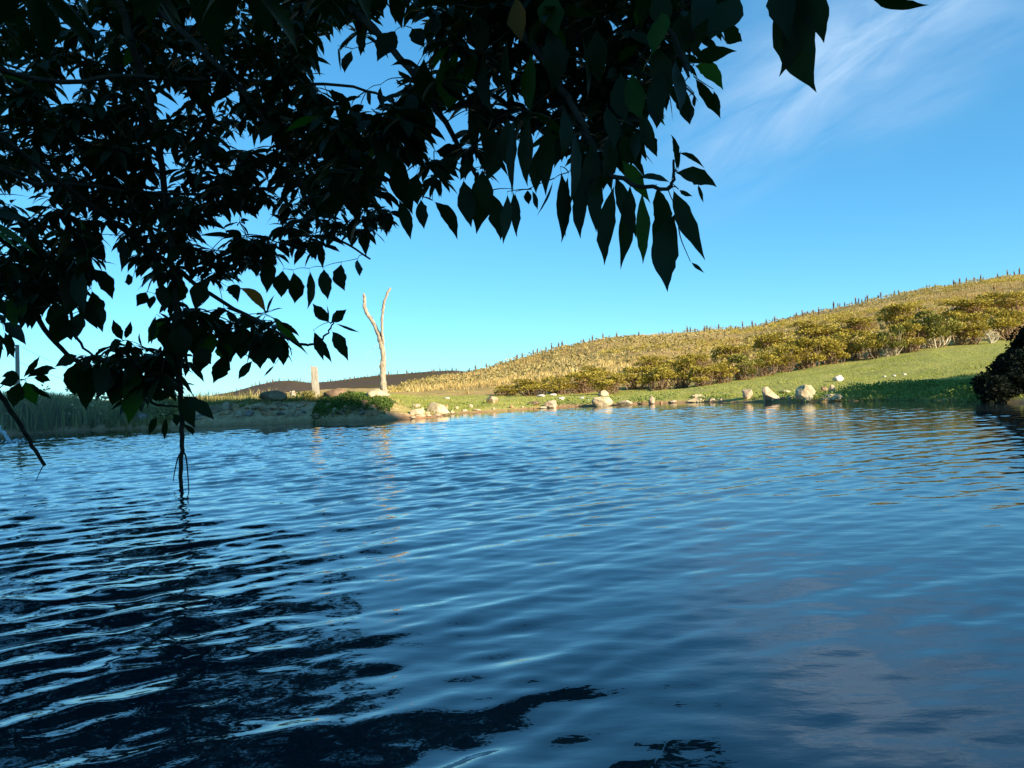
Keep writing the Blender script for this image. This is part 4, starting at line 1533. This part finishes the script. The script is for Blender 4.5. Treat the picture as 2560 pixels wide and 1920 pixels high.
# middle of the canopy
hero([(560, 690, 380, 850, 105, .05), (410, 980, 205, 1225, 160, .18), (440, 990, 570, 1320, 150, .1), (480, 1210, 560, 1475, 85), (620, 1210, 640, 1410, 80), (690, 1230, 845, 1475, 95, .1), (1050, 1170, 1110, 1478, 130),
      (1190, 1160, 1212, 1455, 80), (300, 850, 440, 930, 70), (400, 880, 540, 960, 110, .1), (700, 930, 900, 960, 110, .12), (900, 950, 860, 1110, 80), (860, 950, 690, 1110, 110), (110, 280, 130, 445, 60), (200, 300, 150, 450, 70),
      (280, 560, 310, 650, 60), (370, 520, 380, 670, 70), (560, 170, 640, 290, 130, .1), (470, 180, 350, 380, 190, .1), (640, 330, 660, 700, 230), (560, 480, 640, 1050, 230), (760, 330, 800, 700, 240), (960, 700, 1000, 1000, 200),
      (900, 600, 960, 1000, 220), (1060, 760, 1020, 1120, 210), (1150, 700, 1180, 1080, 210), (1000, 300, 1060, 700, 230), (1150, 200, 1180, 600, 240), (1300, 300, 1290, 700, 240), (1400, 150, 1420, 560, 240), (1600, 200, 1640, 620, 230),
      (1700, 150, 1720, 520, 220), (1850, 420, 1880, 760, 200), (950, 50, 1010, 350, 230), (1200, -40, 1240, 260, 230), (1420, -60, 1460, 220, 230), (620, 1000, 830, 1110, 150, .1), (880, 1090, 930, 1400, 120), (1000, 1020, 960, 1440, 150), (600, 1050, 600, 1260, 120)],
     800, 0, 2.458, lambda bx: 2.75 - 0.75 * min(1, max(0, bx / 1400)))
# far side of the canopy, at the stem in the water
hero([(2030, 760, 1920, 635, 92), (2030, 755, 2130, 670, 78), (2050, 755, 2212, 815, 58), (2035, 800, 2140, 992, 92, .1), (1930, 800, 2040, 1003, 82), (1925, 800, 1990, 990, 72), (2022, 750, 2008, 640, 16),
      (1640, 710, 1470, 540, 64, .16), (1640, 710, 1690, 580, 18), (1660, 710, 1900, 960, 115, .12), (1770, 880, 1797, 972, 52), (1560, 980, 1465, 1103, 62), (1690, 1010, 1620, 1088, 28), (1400, 930, 1310, 1128, 115),
      (1250, 880, 1230, 1065, 125), (1130, 880, 1160, 1035, 105), (1030, 710, 910, 885, 105, .12), (1000, 730, 1020, 935, 115), (760, 870, 695, 733, 72), (770, 860, 806, 743, 58), (750, 860, 662, 942, 72, .15), (880, 910, 855, 812, 18),
      (880, 900, 985, 930, 62), (870, 980, 1012, 1046, 72), (860, 975, 940, 1092, 42), (480, 950, 335, 1027, 82, .1), (500, 980, 455, 1205, 160), (570, 990, 530, 1295, 160), (700, 990, 640, 1190, 150), (760, 1020, 690, 1265, 160),
      (850, 1030, 790, 1375, 150), (900, 1030, 975, 1185, 130, .1), (640, 980, 590, 1230, 150), (800, 960, 760, 1160, 140), (130, 1105, 10, 1085, 75, .25), (135, 1100, 245, 957, 38), (150, 1100, 355, 1040, 75, .18), (150, 1110, 222, 1262, 105, .05),
      (130, 1110, 80, 1275, 115), (120, 1110, -5, 1132, 75, .1), (165, 1125, 322, 1224, 45), (200, 1095, 312, 1112, 60, .1), (1090, 1050, 1192, 1213, 62, .1), (1085, 1100, 965, 1132, 55, .12), (1080, 1195, 1000, 1115, 60), (1100, 1195, 1318, 1352, 95),
      (1110, 1195, 1202, 1405, 105), (1110, 1370, 1186, 1452, 45), (1022, 1325, 1014, 1478, 42), (970, 1325, 918, 1448, 52), (1060, 1310, 1085, 1392, 55), (900, 1190, 1045, 1215, 92, .1), (560, 410, 692, 612, 115, .12), (560, 540, 632, 815, 135),
      (500, 580, 600, 795, 120), (420, 720, 440, 865, 115), (390, 680, 345, 893, 140), (500, 680, 465, 862, 120), (480, 80, 540, 385, 180, .05), (450, 70, 340, 380, 170), (590, 170, 600, 275, 82), (740, 210, 745, 445, 72), (820, 470, 765, 505, 80),
      (900, 560, 838, 655, 82), (950, 580, 920, 672, 62), (1390, 530, 1462, 632, 85, .05), (1660, 350, 1638, 575, 115), (1740, 420, 1728, 600, 105), (1800, 430, 1810, 637, 115), (1900, 420, 1888, 673, 105), (1990, 410, 2015, 615, 95), (2100, 380, 2120, 560, 105),
      (2200, 360, 2212, 470, 80), (0, 750, 162, 893, 92, .15), (60, 800, 92, 975, 62), (20, 800, 40, 972, 62), (1080, 720, 1100, 1000, 160), (1160, 740, 1190, 960, 150), (1060, 820, 1080, 1010, 150), (1300, 790, 1280, 980, 140), (1400, 780, 1420, 1000, 150),
      (1480, 760, 1480, 980, 150), (1560, 760, 1580, 1010, 150), (1640, 780, 1680, 1010, 150), (1720, 800, 1740, 1020, 110), (1600, 850, 1600, 1040, 140), (1350, 860, 1390, 1000, 130), (1540, 700, 1500, 800, 110, .1), (1380, 690, 1490, 760, 70), (1200, 900, 1300, 1010, 120),
      (420, 400, 400, 720, 170), (300, 420, 260, 720, 180), (200, 500, 160, 760, 170), (120, 560, 90, 790, 160), (480, 380, 520, 700, 160), (330, 600, 340, 860, 150), (1250, 480, 1200, 680, 130), (1100, 440, 1050, 660, 140), (1000, 500, 1010, 690, 130), (960, 700, 930, 890, 50)],
     0, 500, 2.458, 5.35)
NHERO = len(leaves)

# the rest: rosettes of drooping leaves at the ends of twigs
mask_polys = [
    [(-40, -60), (1575, -60), (1555, 50), (1490, 110), (1470, 220), (1380, 250), (1360, 310), (1340, 390), (1230, 400), (1180, 330), (1110, 370), (1040, 430), (960, 410), (890, 440), (800, 545), (700, 570), (600, 575),
     (520, 610), (460, 625), (400, 605), (330, 610), (285, 555), (255, 490), (215, 500), (190, 560), (200, 610), (150, 660), (60, 640), (-40, 660)],
    [(340, 690), (420, 680), (480, 690), (590, 700), (600, 735), (540, 760), (470, 745), (390, 730)],
    [(165, 785), (320, 775), (390, 820), (380, 860), (300, 845), (190, 825)],
]
holes = [(845, 110, 48, 78), (722, 135, 36, 62), (962, 300, 34, 52), (70, 440, 12, 10), (1085, 75, 16, 20), (580, 480, 20, 16), (640, 620, 30, 22), (150, 190, 20, 12), (360, 225, 22, 10),
         (780, 215, 30, 22), (880, 60, 30, 34), (1330, 40, 12, 20), (880, 400, 40, 30), (560, 300, 12, 10), (470, 505, 18, 16), (360, 360, 14, 26), (1290, 95, 12, 16), (770, 560, 20, 14)]


def in_poly(x, y, pl):
    ins = False
    n = len(pl)
    for i in range(n):
        ax, ay = pl[i]
        bx, by = pl[(i + 1) % n]
        if (ay > y) != (by > y) and x < (bx - ax) * (y - ay) / (by - ay) + ax:
            ins = not ins
    return ins


def rosette(c_, L, nl, up=0.1, dr=0.75):
    """leaves round a twig end, arching out and hanging down"""
    a0 = rg.uniform(0, 6.283)
    for k in range(nl):
        an = a0 + k * 2.4 + rg.normal(0, 0.25)
        el = rg.normal(up, 0.35)
        out = np.array([math.cos(an) * math.cos(el), math.sin(an) * math.cos(el), math.sin(el)])
        l_ = L * rg.uniform(0.65, 1.12)
        down = rg.uniform(0.35, 1.0) * dr
        T = out * (1 - 0.55 * down) + np.array([0, 0, -down])
        T = T / np.linalg.norm(T) * l_
        n = np.array([0, 0, 1.0]) + out * 0.6 + rg.normal(0, 0.25, 3)
        bend = out * 0.12 + np.array([0, 0, 0.16 * down])
        leaves.append((leaf_geo(c_, c_ + T, l_ * rg.uniform(0.25, 0.33), bend, n, rg), np.array(c_), False, 0, rg.random() < 0.008))
    clusters.append(np.array(c_))


def near_hole(x, y):
    for hx, hy, a, b in holes:
        if ((x - hx) / (a + 22)) ** 2 + ((y - hy) / (b + 26)) ** 2 < 1:
            return True
    return False


cnt, tries = 0, 0
while cnt < 1250 and tries < 26000:
    tries += 1
    x, y = rnd.uniform(-40, 960), rnd.uniform(-60, 880)
    if near_hole(x, y + 10) or not any(in_poly(x, y + 22, pl) for pl in mask_polys):
        continue
    if x > 700 and rnd.random() < 0.5:
        continue
    d_ = rnd.uniform(4.9, 7.2)
    rosette(np.array(at(x * K, y * K, d_)), rnd.choice((rnd.uniform(0.11, 0.17), rnd.uniform(0.16, 0.21), rnd.uniform(0.19, 0.26))), rnd.choice((6, 7, 8)))
    cnt += 1
cnt, tries = 0, 0
LOW = [[(340, 680), (420, 670), (500, 690), (600, 700), (610, 730), (540, 750), (470, 735), (390, 720)], [(165, 775), (330, 770), (400, 815), (390, 860), (300, 850), (190, 825)],
       [(-20, 600), (170, 590), (190, 640), (140, 680), (40, 670), (-20, 690)]]
while cnt < 44 and tries < 8000:
    tries += 1
    x, y = rnd.uniform(-40, 640), rnd.uniform(560, 880)
    if not any(in_poly(x, y + 12, pl) for pl in LOW):
        continue
    y += rnd.uniform(-46, 24)
    rosette(np.array(at(x * K, y * K, rnd.uniform(5.1, 6.1))), rnd.uniform(0.16, 0.22), rnd.choice((6, 7, 8)))
    cnt += 1
for i in range(46):
    rosette(np.array(at(rnd.uniform(1060, 1545) * K, rnd.uniform(-70, 70) * K, rnd.uniform(3.7, 4.8))), rnd.uniform(0.18, 0.27), rnd.choice((5, 6, 7)))
cnt, tries = 0, 0
while cnt < 340 and tries < 12000:
    tries += 1
    x, y = rnd.uniform(700, 1560), rnd.uniform(-60, 430)
    if near_hole(x, y + 20) or not in_poly(x, y + 60, mask_polys[0]):
        continue
    d_ = rnd.uniform(3.9, 5.4)
    rosette(np.array(at(x * K, y * K, d_)), rnd.uniform(0.15, 0.27), rnd.choice((5, 6, 7, 8)))
    cnt += 1
# foliage above and beside the picture, the same crown going on
for i in range(700):
    y = rnd.uniform(0.4, 7.5)
    t_ = rnd.uniform(-1.15, 0.20)
    z_lo = HC + (0.50 + 0.06 * rnd.random()) * y if t_ > -0.66 else max(0.8, HC + 0.05 * y)
    z_ = max(z_lo, 1.3 if t_ > -0.66 else 0.8) + rnd.random() ** 1.2 * 1.7
    rosette(np.array((t_ * y - (0.5 if y < 2 else 0), y, z_)), rnd.uniform(0.16, 0.22), 7)

# and over and behind the viewer, who stands under the tree
for i in range(300):
    rosette(np.array((rnd.uniform(-4.5, 2.6), rnd.uniform(-3.6, 0.35), rnd.uniform(1.35, 3.6))), rnd.uniform(0.18, 0.24), 7)

# pick the leaves that show largest: nearest in their own patch of picture
info = []
front = {}
for i, (V_, b_, hr_, _, old) in enumerate(leaves):
    cen = V_.mean(0)
    if cen[1] < 0.3:
        info.append((0, i))
        continue
    pxs, pys = proj(V_)
    w_ = (np.clip(pxs, 0, 2560).max() - np.clip(pxs, 0, 2560).min()) * (np.clip(pys, 0, 1920).max() - np.clip(pys, 0, 1920).min())
    info.append((w_, i))
    cell = (int(pxs.mean() // 34), int(pys.mean() // 34))
    if w_ > 0 and (cell not in front or cen[1] < front[cell][0]):
        front[cell] = (cen[1], i)
firsts = {v[1] for v in front.values()}
score = sorted(((w_ * (1.0 if leaves[i][2] else (0.7 if i in firsts else 0.15)), i) for w_, i in info), reverse=True)
single = {i for w_, i in score[:300]}

for i in sorted(single):
    V_, b_, hr_, _, old = leaves[i]
    me = bpy.data.meshes.new('leaf')
    me.from_pydata((V_ - b_).tolist(), [], [tuple(q) for q in LQ])
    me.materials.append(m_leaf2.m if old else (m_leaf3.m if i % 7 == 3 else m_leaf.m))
    me.polygons.foreach_set('use_smooth', [True] * len(me.polygons))
    o = bpy.data.objects.new('leaf', me)
    C.objects.link(o)
    o.parent = tree
    o.location = Vector(b_) - TREE
rest = [i for i in range(len(leaves)) if i not in single]
Vr = np.concatenate([leaves[i][0] for i in rest]) - np.array(TREE)
Qr = (np.arange(len(rest)) * NS * 3)[:, None, None] + LQ[None]
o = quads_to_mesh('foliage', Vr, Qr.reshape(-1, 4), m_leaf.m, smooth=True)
o.parent = tree
o['kind'] = 'stuff'

# twigs that carry them
m = MB()
order = np.argsort([np.min(np.linalg.norm(LP - c_, axis=1)) for c_ in clusters])
nodes = LP.copy()
extra = []
for j in order:
    c_ = clusters[j]
    arr = nodes if not extra else np.vstack([nodes, np.array(extra)])
    dist = np.linalg.norm(arr - c_, axis=1) + 0.6 * np.maximum(0, c_[2] - arr[:, 2])
    q = arr[int(np.argmin(dist))]
    L = np.linalg.norm(q - c_)
    if L < 0.01:
        continue
    midp = (q + c_) / 2 + np.array([rg.normal(0, 0.06), rg.normal(0, 0.06), abs(rg.normal(0.05, 0.05))]) * min(1, L)
    r0 = min(0.007, 0.0025 + 0.005 * L) * (0.7 if c_[1] < 3 else 1.0)
    P, W = polyline([Vector(q), Vector(midp), Vector(c_)], [r0, r0 * 0.8, r0 * 0.5], 4)
    m.tube([a - TREE for a in P], W, 4, cap=False)
    extra.append(c_)
    if L > 0.25:
        extra.append(np.array(P[4]))
o = m.build('twigs', m_bark.m, tree)
o['kind'] = 'stuff'
tag(tree, 'dark leafy tree hanging over the pond with one branch dipping into the water', 'tree')
print('leaves', len(leaves), 'hero', NHERO, 'clusters', len(clusters))
